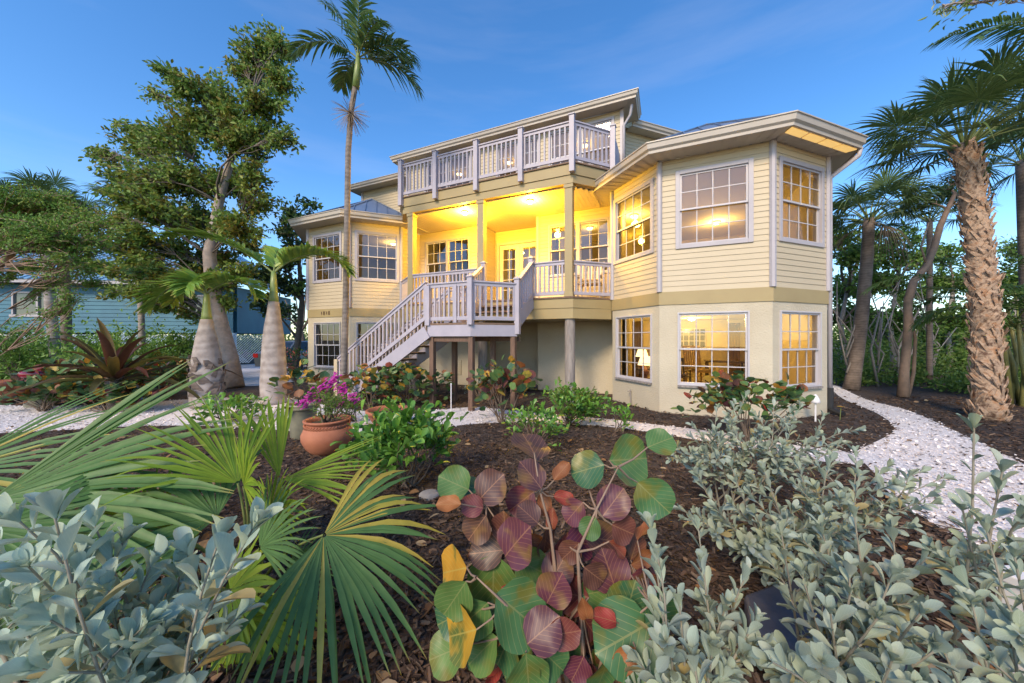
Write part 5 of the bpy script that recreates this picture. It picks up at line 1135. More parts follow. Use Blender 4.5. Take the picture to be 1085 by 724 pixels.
b = Vector((15.2, 6.6, 0)); CO = empty('coconut_palm', b, 0, 'coconut palm leaning in so its long fronds hang from the top right corner', 'palm tree'); e = at(1170, 55, 6.3) - b
q = MB(); q.tube([(0, 0, 0), e * .5 + Vector((.4, 0, 0)), e], [.2, .15, .12], 12); q.build('trunk', M['palmgrey'], CO, smooth=True)
rng = np.random.default_rng(320)
for d, ln, dr in (((-1, -.15, .42), 3.1, 1.05), ((-.9, .2, .9), 2.8, 1.3), ((-.7, -.6, .3), 2.2, 1.4), ((.3, -.6, .8), 2.6, 1.3), ((.9, .2, .7), 2.6, 1.3), ((.2, .9, .7), 2.6, 1.3)): frond('frond', rachis(e, d, ln, dr, 20), [M['frond'], M['stem_green']], CO, leaf=.55, n=52, w_=.04, vang=.2, drop=.35, fwd=.75)
b = Vector((7.4, 3.6, 0))
tree('leafy_tree', 'tree whose thin leafy twigs hang into the top right corner', b, [b, (7.2, 3.6, 2.5), at(1165, 120, 3.5), at(1130, 40, 3.4), at(1112, 6, 3.35)], [.12, .1, .06, .04, .02], clumps([(1062, 2, 10), (1035, 1, 8), (1012, 3, 8), (1095, -20, 20), (1000, 8, 4)], 3.3, .1), ['leaf_tree', 'leaf_silver'], (.085, .026), T=T_LANCE, sprays=60, per=12, weights=[1, .3], fork=-1, seed=39, bark='bark_grey', extra=(([at(1112, 6, 3.35), at(1085, -3, 3.3), at(1045, -2, 3.3), at(1002, 5, 3.3)], .010),), limb=.004)

# ------------------------------------------------------------------ shrubs in the middle distance
def sg(name, label, px, py, size, nl, leaf, mats, wts, seed, T=None, cat='shrub', group=None, Y=None, **k):
    b = gnd(px, py) if Y is None else Vector((at(px, py, Y).x, Y, 0)); return mound(name, label, b, size, mats, leaf, T or T_ROUNDS, nl, cat, group, seed, wts, **k)
GS = 'sea grape shrubs'
sg('sea_grape_shrub', 'sprawling sea grape of green and rust leaves around the big bromeliad', 95, 428, (1.5, .7, .95), 420, (.19, .19), GRAPE, [6, .8, .5, .8], 51, group=GS)
sg('sea_grape_shrub', 'low sea grape at the path edge hiding the bromeliad stem', 112, 437, (.95, .35, .62), 300, (.16, .16), GRAPE, [6, 1.2, .7, 1], 151, group=GS)
sg('sea_grape_shrub', 'low sea grape below the dark red globe', 48, 436, (.8, .35, .6), 240, (.16, .16), GRAPE, [6, .6, .8, 1], 152, group=GS)
sg('leafy_shrub', 'bushy mid green shrub between the bromeliad and squat bottle palm', 168, 412, (.9, .5, 1.1), 700, (.13, .065), ['leaf_wood', 'leaf_tree_gold'], [1, .4], 153, T_OVAL)
sg('sea_grape_shrub', 'reddish sea grape between the blue ball and squat bottle palm', 178, 420, (.75, .5, .95), 260, (.16, .16), GRAPE, [5, .8, .6, 1.4], 52, group=GS)
sg('sea_grape_shrub', 'green and rust sea grape shrub in front of the lower stair flight', 432, 431, (1.0, .5, .85), 330, (.16, .16), GRAPE, [6, .6, .8, .8], 53, group=GS)
sg('sea_grape_shrub', 'low olive sea grape at the foot of the stair stringer', 392, 432, (.7, .45, .85), 230, (.15, .15), GRAPE, [6, .8, 1.6, .8], 54, group=GS)
sg('sea_grape_shrub', 'bronze topped young sea grape below the landing posts', 533, 448, (.62, .45, 1.05), 170, (.17, .17), GRAPE, [6, 1.2, .8, 1.6], 55, group=GS, nst=8)
sg('sea_grape_shrub', 'sea grape with rust edged leaves against the right bay behind silver shrubs', 790, 470, (.85, .45, .95), 330, (.13, .13), GRAPE, [6, 1.0, .7, 1.2], 56, group=GS)
for i_, (px_, h_, lab_) in enumerate(((22, 2.0, 'tall loose green shrub below the blue house window'), (104, 1.7, 'tall loose green shrub behind the giant bromeliad'), (186, 1.9, 'tall loose green shrub in front of the lattice near the squat bottle palm'))): sg('loose_shrub', lab_, px_, 400, (1.0, .7, h_), 1500, (.13, .05), ['leaf_feather', 'leaf_wood'], [1, .8], 150 + i_, T_OVAL, group='loose shrubs before the blue house', Y=12.0, nst=16, shell=.3, zc=.5)
GB = 'green fleshy shrubs'
sg('green_shrub', 'bright green fleshy shrub alone in the mulch below the terracotta bowl', 432, 517, (.56, .48, .80), 900, (.125, .066), ['leaf_bright'], [1], 57, T_OBOV, group=GB, up=.35, zc=.48, shell=.35)
sg('green_shrub', 'rounded dark green shrub beside the grey piling', 603, 450, (.60, .52, .62), 800, (.12, .055), ['leaf_bright', 'leaf_wood'], [1, .7], 58, T_OBOV, group=GB, up=.35)
sg('green_shrub', 'small bright green shrub behind the purple sea grape leaves', 566, 478, (.42, .38, .62), 330, (.10, .052), ['leaf_bright'], [1], 59, T_OBOV, group=GB, up=.35)
sg('green_shrub', 'low fleshy green shrub at the foot of the bottle palms', 243, 447, (.55, .35, .4), 260, (.14, .08), ['leaf_bright'], [1], 60, T_OBOV, group=GB)
sg('seedling', 'single bright green seedling by the front path', 657, 458, (.14, .12, .38), 26, (.12, .06), ['leaf_bright'], [1], 61, T_OBOV, cat='plant', nst=3)
sg('golden_shrub', 'low yellow green shrub between the potted flowers and terracotta bowl', 372, 447, (.42, .3, .55), 520, (.05, .03), ['fan_yellow', 'leaf_bright'], [1, .6], 62, T_OVAL, cat='shrub')
sg('grey_shrub', 'small grey green shrub behind the young sea grape under the deck', 512, 425, (.5, .4, .62), 420, (.06, .025), ['leaf_silver', 'leaf_wood'], [1, .6], 63, T_OVAL)
FLW = leafmat('magenta petal', [(.50, .03, .32), (.62, .06, .42), (.42, .02, .30)], .5, .3); M['petal'] = FLW; M['petal_red'] = leafmat('coral petal', [(.65, .12, .10), (.70, .22, .16)], .5, .3)
sg('flowering_bush', 'dark bush with coral flowers beyond the tall bottle palm by the car', 313, 404, (.75, .5, 1.2), 620, (.09, .045), ['leaf_dark', 'leaf_wood', 'petal_red'], [3, 2, 1.6], 64, T_OVAL, cat='bush')
sg('young_palm_plant', 'small bright feathery plant in front of the blue house wall', 128, 400, (.6, .5, 1.6), 240, (.34, .06), ['frond_bright'], [1], 65, T_LANCE, cat='plant', Y=11.5, nst=6)

# big bromeliad on a short stem
b = Vector((at(121, 420, 7.6).x, 7.6, 0)); BR = empty('bromeliad', b, 0, 'giant dark red bromeliad with spreading strap leaves', 'plant'); rng = np.random.default_rng(400)
M['brom'] = leafmat('dark red strap leaf', [(.05, .03, .02), (.09, .03, .02), (.06, .07, .025), (.13, .045, .025)], .35, .25, .5); M['brom2'] = leafmat('olive strap leaf', [(.10, .12, .03), (.18, .12, .03)], .35, .25, .5)
q = MB(); q.tube([(0, 0, 0), (0, 0, .45), (0, 0, .75)], [.10, .12, .16], 10); q.build('stem', M['bark_dark'], BR, smooth=True); lb = LB()
for k in range(28):
    f = k / 28; a = k * 2.399 + .4; el_ = 1.35 - 1.25 * f; ln = 1.3 * rng.uniform(.75, 1.15) * (1 + .45 * f) * (1.25 if abs(math.cos(a)) > .8 else .9)
    P = [Vector((0, 0, .62))]; d = Vector((math.cos(a) * math.cos(el_), math.sin(a) * math.cos(el_), math.sin(el_)))
    for j in range(7): P.append(P[-1] + d * ln / 7); d = (d + Vector((0, 0, -.10 - .03 * j))).normalized()
    up = Vector((-math.cos(a) * .6, -math.sin(a) * .6, 1)); lb.ribbon([tuple(p) for p in P], [.11, .15, .17, .18, .17, .14, .09, .01], tuple(up), m=1 if k % 3 == 1 else 0, fold=.28)
lb.build('leaves', [M['brom'], M['brom2']], BR)

# ------------------------------------------------------------------ foreground
# the large sea grape: leaf by leaf (pixel, size, colour)
SG = [(668, 487, 52, 0), (622, 497, 38, 0), (693, 528, 44, 0), (700, 468, 32, 0), (562, 471, 46, 1), (563, 503, 36, 1), (520, 516, 38, 1), (552, 532, 36, 1), (520, 541, 34, 1), (500, 536, 26, 1), (650, 532, 38, 1), (608, 543, 30, 1), (546, 575, 52, 1), (579, 573, 36, 1), (638, 571, 40, 1), (591, 603, 36, 1), (646, 605, 44, 1), (661, 562, 30, 1), (479, 605, 48, 2), (522, 620, 60, 0), (551, 650, 66, 0), (481, 636, 48, 0), (487, 672, 56, 2), (563, 601, 42, 0), (546, 704, 64, 0), (587, 625, 40, 1), (575, 668, 44, 1), (598, 672, 36, 1), (632, 628, 38, 0), (667, 640, 46, 0), (662, 676, 70, 0), (700, 652, 50, 0), (587, 702, 38, 0), (612, 710, 30, 1), (595, 499, 26, 3), (577, 534, 26, 3), (598, 528, 24, 3), (540, 627, 20, 3), (681, 593, 30, 3), (691, 617, 28, 3), (642, 692, 36, 3), (620, 646, 26, 3), (481, 512, 36, 0), (495, 515, 26, 0), (566, 499, 18, 0), (475, 534, 28, 3), (617, 509, 12, 2), (510, 690, 44, 0), (625, 560, 26, 0), (604, 585, 28, 1), (662, 700, 34, 3), (560, 545, 28, 1), (700, 690, 30, 1), (520, 650, 40, 0), (640, 655, 30, 3), (585, 550, 22, 3), (630, 610, 30, 1), (655, 582, 26, 3)]
SG += [(500, 655, 48, 0), (532, 692, 52, 0), (472, 692, 42, 0), (575, 640, 42, 0), (515, 585, 38, 1), (605, 630, 40, 1), (560, 718, 48, 0), (640, 715, 42, 0), (478, 655, 40, 0), (505, 560, 34, 1), (535, 560, 36, 1), (560, 600, 40, 1), (615, 575, 38, 1), (680, 620, 34, 1), (600, 690, 40, 0), (690, 690, 40, 0), (625, 665, 36, 1)]
_g = np.random.default_rng(501)
for k in range(46): SG.append((_g.uniform(490, 690), _g.uniform(560, 720), _g.uniform(24, 42), int(_g.choice([0, 1, 3], p=[.3, .4, .3]))))
rng = np.random.default_rng(500); b = Vector((at(612, 700, 1.42).x, 1.42, 0)); t = empty('sea_grape_plant', b, 0, 'large sea grape in front with round purple green and yellow veined leaves', 'shrub', None); st, lf = MB(), LB()
stems = [[b, at(618, 690, 1.40), at(615, 640, 1.40), at(612, 585, 1.42), at(632, 540, 1.44), at(655, 495, 1.46)], [b + Vector((.03, .04, 0)), at(600, 690, 1.46), at(590, 620, 1.46), at(583, 560, 1.5), at(572, 520, 1.52), at(566, 480, 1.54)], [b + Vector((-.05, 0, 0)), at(590, 705, 1.38), at(560, 665, 1.34), at(535, 640, 1.3), at(505, 612, 1.28)], [b + Vector((.04, -.02, 0)), at(640, 690, 1.36), at(665, 660, 1.33), at(690, 640, 1.3)], [b + Vector((0, .06, 0)), at(582, 640, 1.5), at(545, 580, 1.54), at(515, 535, 1.56)]]
for P in stems: st.tube([p - b for p in P], [.0125 * (1 - .8 * i / (len(P) - 1)) for i in range(len(P))], 8)
allp = [p for P in stems for p in P[2:]]
rd = [Vector((0, -.8, .6))]
for k_, (x, y, s_, c) in enumerate(SG):
    Y = 1.42 + (620 - y) / 700 + rng.uniform(-.09, .09) + (.13 if k_ >= 75 else 0); ctr = at(x, y, Y); L_ = s_ * 0.98 * Y / F; j = min(allp, key=lambda p: (p - ctr).length)
    d = (ctr - j); d.y *= .15
    d = d.normalized() if d.length > .02 else Vector((rng.normal(), 0, .5)).normalized()
    d = (d + Vector((rng.normal() * .35, rng.normal() * .12, rng.normal() * .3))).normalized()
    n_ = (at(542, 300, .01) * 0 + Vector((-ctr.x * .25, -.75, .62)) + Vector(rng.normal(size=3) * (.24 if k_ < 75 else .36))).normalized(); n_ = (n_ - d * n_.dot(d)).normalized()
    o = ctr - d * L_ * .5; T = T_ROUND2 if c == 3 else T_ROUND
    lf.leaves(T, [tuple(o - b)], [tuple(d)], [tuple(n_)], L_, L_ * rng.uniform(.84, 1.02) * (.6 if c == 3 else 1), c); st.tube([j - b, (j + o) / 2 - b - Vector((0, 0, .01)), o - b], [.006, .004, .003], 5, cap=False)
st.build('stems', M['bark_tan'], t, smooth=True); lf.build('foliage', [M[m_] for m_ in GRAPE], t)

# silver buttonwood shrubs
SM = ['leaf_silver', 'leaf_silver_old']; GW = 'silver leaved shrubs'
def silver(label, base, tips, ln, seed, n=16, blue=False, **k):
    return stem_shrub('silver_shrub', label, base, tips, ['leaf_silver_blue', 'leaf_silver_old'] if blue else SM, ln, ln * .42, T_OBOV, 'shrub', GW, n=n, seed=seed, mold=1, stem='stem_silver', r=.0085, **k)
g = np.random.default_rng(600)
tp = [at(x, y, 1.0 + g.uniform(-.12, .22)) for x, y in ((20, 552), (58, 548), (100, 556), (130, 575), (160, 600), (200, 588), (232, 572), (268, 560), (30, 600), (75, 600), (115, 625), (165, 648), (215, 625), (40, 650), (95, 665), (140, 690), (10, 640), (0, 580), (-25, 600), (190, 610), (60, 690), (10, 690))]
silver('bluish silver leaved shrub filling the bottom left corner', Vector((-1.15, 1.08, 0)), tp, .12, 71, blue=True, n=18, side=2, t0=.60, sidelen=.14, rose=8)
tp = [at(x, y, Y) for x, y, Y in ((760, 432, 3.3), (790, 420, 3.4), (820, 425, 3.3), (848, 432, 3.2), (872, 442, 3.1), (735, 452, 3.1), (775, 450, 3.0), (805, 455, 2.9), (838, 455, 2.9), (865, 462, 2.8), (745, 478, 2.8), (895, 470, 2.8), (715, 470, 3.0))]
silver('silver leaved shrub farthest back against the wall of the right bay', Vector((1.95, 3.15, 0)), tp, .10, 72, n=22, side=4, t0=.3, sidelen=.3)
tp = [at(x, y, Y) for x, y, Y in ((740, 505, 2.3), (775, 495, 2.3), (810, 500, 2.2), (845, 490, 2.3), (880, 490, 2.2), (910, 505, 2.1), (760, 540, 2.1), (800, 545, 2.0), (840, 540, 1.9), (875, 545, 1.9), (905, 560, 1.8), (940, 495, 2.2), (975, 500, 2.2), (1000, 506, 2.2), (722, 540, 2.2))]
silver('silver leaved shrub in the middle with long branch over the shell path', Vector((1.75, 2.2, 0)), tp, .10, 73, n=22, side=4, t0=.3, sidelen=.28)
tp = [at(x, y, Y) for x, y, Y in ((690, 560, 1.2), (697, 590, 1.12), (740, 560, 1.4), (745, 600, 1.25), (720, 640, 1.1), (770, 640, 1.15), (705, 680, 1.0), (755, 690, 1.0), (790, 610, 1.3), (735, 700, .95), (800, 660, 1.1))]
silver('slender stemmed silver shrub just right of the purple sea grape', Vector((.58, 1.15, 0)), tp, .092, 74, n=28, side=1, t0=.3, sidelen=.2, a0=1.0, a1=.3)
tp = [at(x, y, Y) for x, y, Y in ((828, 565, 1.5), (870, 560, 1.45), (905, 545, 1.4), (945, 560, 1.35), (850, 610, 1.3), (900, 605, 1.25), (945, 610, 1.2), (985, 590, 1.25), (880, 650, 1.05), (930, 655, 1.05), (975, 650, 1.05), (815, 700, .95), (870, 700, .92), (945, 700, .92), (990, 690, .95))]
silver('broad silver leaved shrub spreading over the dark slate slab', Vector((1.25, 1.35, 0)), tp, .094, 75, n=18, side=3, t0=.4, sidelen=.22)
tp = [at(x, y, Y) for x, y, Y in ((1032, 452, 1.15), (1062, 500, 1.15), (1010, 600, 1.1), (1045, 560, 1.1), (1075, 590, 1.05), (1030, 640, 1.0), (1070, 660, 1.0), (1000, 690, .95), (1050, 700, .92), (1090, 540, 1.1), (1020, 540, 1.15))]
silver('tallest silver leaved shrub with one upright stem at the right edge', Vector((1.62, 1.1, 0)), tp, .09, 76, n=24, side=1, t0=.42, sidelen=.15, a0=1.2, a1=.4)

# palmettos
def fleaf(name, t, b, px, py, Y, ax, az, ay, Rr, nrm, mats, base=None, **k):
    hub = at(px, py, Y) - b; d = np.array([ax, ay, az], float); d = unit(d); lb = LB(); bs = Vector(base) if base is not None else Vector((0, 0, .02))
    P = curve(bs, hub, .04, 7, sag=-.08); lb.tube([Vector(p) for p in P], [.011, .010, .009, .008, .007, .006, .006], 6, m=len(mats) - 1); fan(lb, hub, d, nrm, Rr, **k); return lb.build(name, [M[x] for x in mats], t)
rng = np.random.default_rng(700)
b = Vector((at(-60, 700, 1.75).x, 1.75, 0)); t = empty('palmetto', b, 0, 'blue green fan palm spreading in from the left edge', 'palm', 'fan palms')
fleaf('frond', t, b, -14, 532, 1.75, 1, .10, .10, 1.10, (0, -.75, .65), ['fan_blue', 'stem_green'], nseg=30, spread=112, split=.6, droop=.16, wmul=1.12)
fleaf('frond', t, b, -70, 505, 2.2, 1, .16, .1, 1.1, (0, -.6, .75), ['fan_blue', 'fan_gold', 'stem_green'], nseg=26, spread=110, split=.4, droop=.2, mtip=[0, 0, 0, 1, 0, 0])
fleaf('frond', t, b, -20, 560, 1.55, 1, -.25, .2, .75, (.1, -.5, .85), ['fan_blue', 'stem_green'], nseg=26, spread=140, split=.4, droop=.3)
fleaf('frond', t, b, -30, 600, 1.9, .9, -.3, .3, .9, (0, -.6, .8), ['fan_blue', 'stem_green'], nseg=26, spread=160, split=.4, droop=.3)
rng = np.random.default_rng(701)
b = Vector((at(262, 640, 2.0).x, 2.05, 0)); t = empty('palmetto', b, 0, 'yellow green fan palm in the centre left with one broad golden edged leaf', 'palm', 'fan palms')
YM = ['fan_yellow', 'stem_green']
fleaf('frond', t, b, 252, 512, 2.0, -.55, .80, .1, .62, (.55, -.55, .5), YM, nseg=24, spread=105, split=.45, droop=.15)
fleaf('frond', t, b, 258, 515, 1.95, .3, .5, -.2, .34, (-.2, -.8, .5), YM, nseg=16, spread=150, split=.5, droop=.2)
fleaf('frond', t, b, 296, 506, 2.3, -.28, 1, .1, .58, (.5, -.75, .3), YM, nseg=12, spread=38, split=.75, droop=.12, cup=.02)
fleaf('frond', t, b, 300, 508, 2.25, 1, .12, .05, .60, (0, -.55, .8), YM, nseg=16, spread=55, split=.5, droop=.12)
fleaf('frond', t, b, 244, 626, 1.8, .75, .35, -.1, .36, (-.1, -.75, .6), YM, nseg=26, spread=230, split=.5, droop=.25)
fleaf('frond', t, b, 230, 548, 1.9, -.6, .3, -.1, .62, (.1, -.5, .8), ['fan_green', 'stem_green'], nseg=24, spread=160, split=.45, droop=.25)
fleaf('frond', t, b, 262, 655, 1.75, .5, -.4, -.1, .42, (-.1, -.75, .6), YM, nseg=22, spread=170, split=.45, droop=.5)
fleaf('frond', t, b, 275, 580, 1.85, .5, .55, .1, .42, (-.2, -.75, .6), ['fan_green', 'stem_green'], nseg=24, spread=150, split=.45, droop=.3)
for x_, y_, ax_, az_, R_ in ((205, 575, -.5, .35, .42), (185, 610, .3, .6, .36), (300, 612, .7, .1, .34), (222, 655, -.2, .5, .40), (160, 560, -.6, .5, .45), (285, 545, .4, .7, .32)): fleaf('frond', t, b, x_, y_, rng.uniform(1.85, 2.1), ax_, az_, rng.uniform(-.2, .1), R_, (rng.uniform(-.3, .3), -.7, .6), YM if rng.random() < .6 else ['fan_green', 'stem_green'], nseg=24, spread=rng.uniform(120, 200), split=.45, droop=.3)
rng = np.random.default_rng(702)
fleaf('frond', t, b, 343, 567, 1.78, .80, -.40, -.05, .62, (.05, -.62, .78), ['fan_green', 'fan_gold', 'stem_green'], nseg=38, spread=205, split=.58, droop=.34, mtip=[0, 0, 0, 1] + [0] * 5 + [1] + [0] * 13 + [1, 0, 0, 1, 0, 1, 1, 0, 1, 0, 0, 1, 0, 1, 1])

# ------------------------------------------------------------------ pots and garden things
M['terracotta'] = mat('terracotta', (.44, .17, .09), .75, (.36, .13, .07), 4, bump=(30, .15)); M['glaze'] = mat('olive grey glaze', (.23, .22, .16), .35, (.15, .145, .11), 5); M['soil'] = mat('potting soil', (.03, .022, .016), .95, (.06, .045, .03), 20)
def pot(label, b, prof, m_, zs, cat='pot', group='garden pots', rope=None):
    t = empty('flower_pot', b, 0, label, cat, group); q = MB(); q.lathe(prof, 36); o = q.build('pot_body', M[m_], t, smooth=True)
    r = [p[0] for p in prof if p[1] >= zs][0] if any(p[1] >= zs for p in prof) else prof[-1][0]
    q = MB(); q.lathe([(.01, zs - .02), (r * .95, zs - .019), (r * .95, zs), (.01, zs + .015)], 24); q.build('soil', M['soil'], t)
    if rope:
        q = MB(); R_, z = rope
        for k in range(44):
            a = k * 2 * math.pi / 44; a2 = a + .2; q.tube([(R_ * math.cos(a), R_ * math.sin(a), z - .018), ((R_ + .006) * math.cos(a2), (R_ + .006) * math.sin(a2), z + .02)], .012, 6)
        q.build('rope_band', M[m_], t, smooth=True)
    return t
pb = gnd(347, 479)
pot('round terracotta pot with rope band holding magenta flowers', pb, [(.18, 0), (.20, .01), (.27, .08), (.325, .19), (.33, .27), (.29, .36), (.262, .40), (.262, .425), (.30, .445), (.305, .465), (.285, .475), (.255, .455), (.24, .42), (.24, .38)], 'terracotta', .41, rope=(.282, .385))
pa = gnd(321, 463)
pot('olive grey glazed pot behind the round terracotta pot', pa, [(.17, 0), (.175, .01), (.185, .15), (.20, .34), (.205, .44), (.215, .455), (.235, .47), (.238, .49), (.23, .51), (.24, .525), (.235, .545), (.20, .55), (.19, .52), (.185, .46)], 'glaze', .48)
pc = gnd(413, 452)
pot('wide shallow terracotta bowl beside the front path', pc, [(.22, 0), (.23, .01), (.31, .12), (.37, .22), (.385, .25), (.41, .255), (.415, .31), (.40, .32), (.37, .31), (.35, .25), (.34, .21)], 'terracotta', .23)
pot('small terracotta pot at the left edge beside the green shrubs', Vector((at(-1, 420, 8.5).x, 8.5, 0)), [(.2, 0), (.21, .01), (.3, .45), (.34, .46), (.34, .56), (.3, .565), (.27, .5), (.27, .45)], 'terracotta', .48)
M['petal'] = FLW
mound('potted_flowers', 'magenta flowering plant growing in the round terracotta pot', pb + Vector((0, 0, .42)), (.34, .3, .52), ['leaf_wood', 'leaf_feather'], (.055, .014), T_LANCE, 900, 'plant', None, 91, [1, .6], up=.2, zc=.4)
fl = [o for o in COL.objects if o.name.startswith('potted_flowers')][0]; rng = np.random.default_rng(92); lb = LB()
for (px, py, n_) in ((352, 405, 34), (362, 412, 26), (342, 412, 24), (330, 420, 26), (322, 428, 20), (338, 425, 12), (372, 418, 12), (360, 430, 14), (355, 398, 10), (376, 424, 8)):
    c = np.array(at(px, py, 4.9) - pb - Vector((0, 0, .42)))
    for k in range(n_):
        o = c + rng.normal(size=3) * np.array([.035, .05, .03]); a = rng.uniform(0, 6, 5); D = np.stack([np.cos(a), np.sin(a) * .6, np.sin(a * 1.3) * .6], 1); lb.leaves(T_OVAL, np.repeat(o[None], 5, 0), D, D * 0 + np.array([0, -.6, .8]), .036, .026)
lb.build('blossoms', [M['petal']], fl)
mound('potted_sea_grape', 'round leaved sea grape planted in the olive grey pot', pa + Vector((0, 0, .49)), (.42, .3, .55), GRAPE, (.14, .14), T_ROUNDS, 60, 'plant', None, 93, [6, .5, 2, 1], nst=4, zc=.45)
mound('potted_succulent', 'small bright green plant in the terracotta bowl', pc + Vector((0, 0, .24)), (.14, .14, .22), ['leaf_bright'], (.09, .05), T_OBOV, 30, 'plant', None, 94, None, nst=3)
M['redglaze'] = mat('glossy dark red glaze', (.22, .012, .025), .12, (.13, .008, .018), 3); M['blueglaze'] = mat('glossy blue glaze', (.03, .08, .22), .18, (.05, .13, .30), 6)
q = MB(); q.lathe([(.05, .0), (.22, .02), (.33, .10), (.37, .19), (.33, .28), (.2, .36), (.05, .385)], 32); o = q.build('red_garden_globe', M['redglaze'], smooth=True); o.location = at(45, 403, 8.2); o.scale = (1.05, .9, .85); props(o, 'glossy dark red ceramic globe among the leaves left of the bromeliad', 'garden ornament'); zz_ = o.location.z
q = MB(); q.lathe([(.26, 0), (.27, .02), (.25, zz_ - .05), (.18, zz_ + .01)], 20); st_ = q.build('pedestal', M['glaze'], smooth=True); st_.parent = o; st_.location = (0, 0, 0); st_.matrix_parent_inverse = o.matrix_world.inverted(); st_.location = (0, 0, -zz_ / .85); st_.scale = (1 / 1.05, 1 / .9, 1 / .85); st_.matrix_parent_inverse = Matrix()
q = MB(); q.lathe([(.10, 0), (.17, .02), (.215, .10), (.21, .17), (.16, .24), (.12, .26), (.13, .285), (.10, .29)], 28); o = q.build('blue_pot', M['blueglaze'], smooth=True); o.location = gnd(157, 426); props(o, 'small glossy blue ceramic pot at the edge of the shell path', 'pot')
M['stone'] = mat('pale grey stone', (.34, .31, .29), .85, (.24, .22, .21), 6, bump=(20, .5)); M['slate'] = mat('dark slate', (.055, .055, .07), .6, (.085, .08, .095), 5, bump=(14, .35))
def rock(name, label, loc, sx, sy, sz, seed, m_, cat):
    b = bmesh.new(); bmesh.ops.create_icosphere(b, subdivisions=3, radius=1); g = np.random.default_rng(seed); k1, k2 = g.normal(size=3) * 2, g.normal(size=3) * 3
    for v in b.verts:
        f = 1 + .10 * math.sin(v.co.dot(Vector(k1)) + seed) + .06 * math.sin(v.co.dot(Vector(k2)) * 1.4); v.co = Vector((v.co.x * sx * f, v.co.y * sy * f, v.co.z * sz * f * (.8 if v.co.z < 0 else 1)))
    me = bpy.data.meshes.new(name); b.to_mesh(me); b.free(); me.materials.append(M[m_])
    for p in me.polygons: p.use_smooth = True
    o = bpy.data.objects.new(name, me); COL.objects.link(o); o.location = loc; return props(o, label, cat)
rock('garden_stone', 'pale flat stone under the bright green fleshy shrub', gnd(455, 527) + Vector((0, 0, .02)), .10, .09, .05, 3, 'stone', 'stone')
q = MB(); q.prism([(-.34, -.22), (-.05, -.27), (.33, -.2), (.38, .1), (.2, .27), (-.2, .25), (-.37, .08)], 0, .16); o = q.build('slate_slab', M['slate'], bevel=.02); o.location = gnd(868, 690) + Vector((0, 0, 0)); o.rotation_euler = (0, 0, .3); props(o, 'dark slate slab lying under the silver shrubs', 'stone')
for k, (x, y, s_) in enumerate(((550, 412, .26), (562, 408, .3), (556, 403, .24), (567, 412, .24))): rock('stone_pile', ('lowest left dark bag', 'middle dark bag', 'topmost dark bag', 'lowest right dark bag')[k] + ' of the small heap under the deck', W(-4.6 + .32 * k, 1.55 + .15 * (k % 2), .14 + (.2 if k == 2 else 0) + .05 * (k == 1)), s_, .2, .14, 20 + k, 'slate', 'bag')['group'] = 'dark bags heaped under the deck'
M['white'] = mat('white plastic', (.72, .70, .70), .4)
t = empty('garden_light', gnd(864, 447), 0, 'small white cone topped garden light by the right corner of the house', 'garden light'); q = MB(); q.tube([(0, 0, 0), (0, 0, .37)], .015, 8); q.build('stake', M['white'], t); q = MB(); q.lathe([(.06, .36), (.075, .37), (.07, .42), (.035, .50), (.01, .53)], 18); q.build('lamp_head', M['white'], t, smooth=True)
t = empty('garden_stake', W(-4.05, -1.95, 0), 0, 'thin white marker stake in the mulch below the stair landing', 'stake'); q = MB(); q.tube([(0, 0, 0), (0, 0, .62)], .012, 8); q.build('stake_rod', M['white'], t); q = MB(); q.lathe([(.014, .62), (.018, .63), (.004, .65)], 8); q.build('stake_cap', M['white'], t)
b = gnd(890, 445); t = empty('yellow_flower', b, 0, 'single yellow flower beside the black drain boot', 'flower'); q = MB(); q.tube([(0, 0, 0), (.02, 0, .25)], .006, 6); q.build('stem', M['stem_green'], t); lb = LB(); a = np.linspace(0, 5.6, 9); D = np.stack([np.cos(a), np.sin(a), a * 0 + .25], 1); lb.leaves(T_OVAL, np.repeat([[.02, 0, .25]], 9, 0), D, D * 0 + np.array([0, 0, 1]), .07, .05); lb.build('petals', [M['grape_gold']], t)
t = empty('white_gate_post', Vector((at(1083, 700, 1.32).x, 1.32, 0)), .1, 'white painted post cut off by the right edge of the picture', 'post'); q = MB(); q.box(-.045, .045, -.045, .045, 0, .66); q.build('post_shaft', M['white'], t, bevel=.006); q = MB(); q.box(-.055, .055, -.055, .055, .662, .70); q.build('post_cap', M['white'], t, bevel=.006)

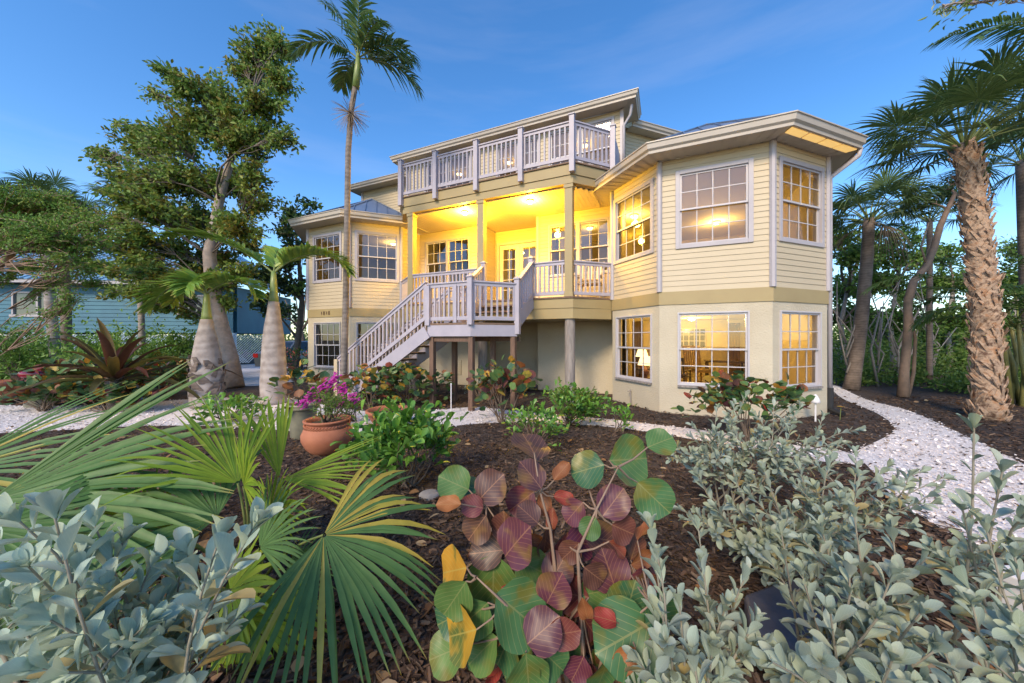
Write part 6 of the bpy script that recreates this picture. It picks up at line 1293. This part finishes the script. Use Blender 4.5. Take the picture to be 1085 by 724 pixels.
# ------------------------------------------------------------------ furniture on the porch and behind the windows
M['wicker'] = mat('white wicker', (.66, .62, .55), .7, (.5, .47, .42), 40, bump=(80, .6)); M['oak'] = mat('pale wood', (.42, .29, .15), .55, (.34, .22, .11), 8, stretch=(1, 1, 6)); M['darkwood'] = mat('dark wood', (.06, .04, .03), .5, (.09, .06, .045), 8); M['cushion'] = mat('tan cushion', (.42, .32, .2), .9, (.36, .27, .16), 10); M['pewter'] = mat('lamp base ceramic', (.24, .10, .05), .3)
def chair(name, label, u, v, z, rz, wood, seatm, hb=.95, rocker=False, cat='chair'):
    t = empty(name, W(u, v, z), rz - R(24), label, cat); w_ = .29
    for x in (-w_, w_):
        for y in (-.26, .26): q = MB(); q.beam((x, y, .03), (x, y, .42 if y < 0 else .42), .045, .045); q.box(x - .022, x + .022, y - .022, y + .022, .0, .42); q.build('leg', M[wood], t)
        q = MB(); q.box(x - .035, x + .035, -.3, .3, .60, .635); q.box(x - .02, x + .02, -.27, -.23, .44, .60); q.build('armrest', M[wood], t, bevel=.008)
        if rocker: q = MB(); q.tube([(x, -.45, .05), (x, -.2, .012), (x, .15, .012), (x, .5, .08)], .018, 6); q.build('rocker', M[wood], t)
    q = MB(); q.box(-w_ - .02, w_ + .02, -.3, .3, .42, .46); q.build('seat', M[wood], t, bevel=.006); q = MB(); q.box(-w_ + .03, w_ - .03, -.27, .25, .461, .53); q.build('seat_cushion', M[seatm], t, bevel=.03)
    q = MB()
    for x in (-w_, w_): q.beam((x, .27, .42), (x, .40, hb + .15), .045, .04)
    for k in range(6): x = -w_ + .08 + k * (2 * w_ - .16) / 5; q.beam((x, .28, .47), (x, .385, hb + .08), .05, .018)
    q.beam((-w_, .395, hb + .1), (w_, .395, hb + .1), .035, .09); q.build('backrest', M[wood], t); return t
chair('porch_chair', 'white wicker chair standing behind the right end of the porch railing', -1.75, 1.35, 2.645, R(0), 'wicker', 'cushion')
chair('rocking_chair', 'pale wooden rocking chair in the ground floor room behind the front window', 1.15, 5.0, .06, R(35), 'oak', 'cushion', 1.15, True)
chair('wooden_armchair', 'dark wooden armchair low in the left of the ground floor front window', .42, 3.1, .06, R(160), 'darkwood', 'cushion', .85)
t = empty('writing_desk', W(2.0, 5.8, .06), R(-24), 'dark writing desk behind the pale rocking chair indoors', 'desk'); q = MB(); q.box(-.6, .6, -.3, .3, .72, .76); q.build('desk_top', M['darkwood'], t)
for x in (-.55, .55):
    for y in (-.26, .26): q = MB(); q.box(x - .03, x + .03, y - .03, y + .03, 0, .72); q.build('leg', M['darkwood'], t)
def tlamp(u, v, z, label, rz=0):
    t = empty('table_lamp', W(u, v, z), 0, label, 'lamp', 'lit table lamps indoors'); q = MB(); q.lathe([(.08, 0), (.09, .015), (.04, .03), (.075, .12), (.085, .18), (.05, .28), (.015, .32), (.015, .40)], 20); q.build('lamp_base', M['pewter'], t, smooth=True)
    q = MB(); n = 24; q.lathe([(.19, .36), (.12, .58)], n); q.f = q.f[:n]; q.m = q.m[:n]; q.build('lamp_shade', M['lampwarm'], t, smooth=True)
def side_table(u, v, h, label):
    t = empty('side_table', W(u, v, .06), R(-24), label, 'table', 'side tables indoors'); q = MB(); q.lathe([(.28, h - .03), (.29, h - .02), (.29, h)], 24); q.build('table_top', M['darkwood'], t)
    for k in range(3): a = k * 2.094; q = MB(); q.beam((.2 * math.cos(a), .2 * math.sin(a), 0), (.1 * math.cos(a), .1 * math.sin(a), h - .03), .035, .035); q.build('leg', M['darkwood'], t)
side_table(-.35, 1.35, .50, 'round side table just inside the left window of the ground floor bay'); tlamp(-.35, 1.35, .56, 'lit table lamp just inside the left window of the ground floor bay')
side_table(-.55, 3.3, .62, 'round side table farther back behind the left ground floor window'); tlamp(-.55, 3.3, .68, 'lit table lamp farther back behind the left ground floor window')
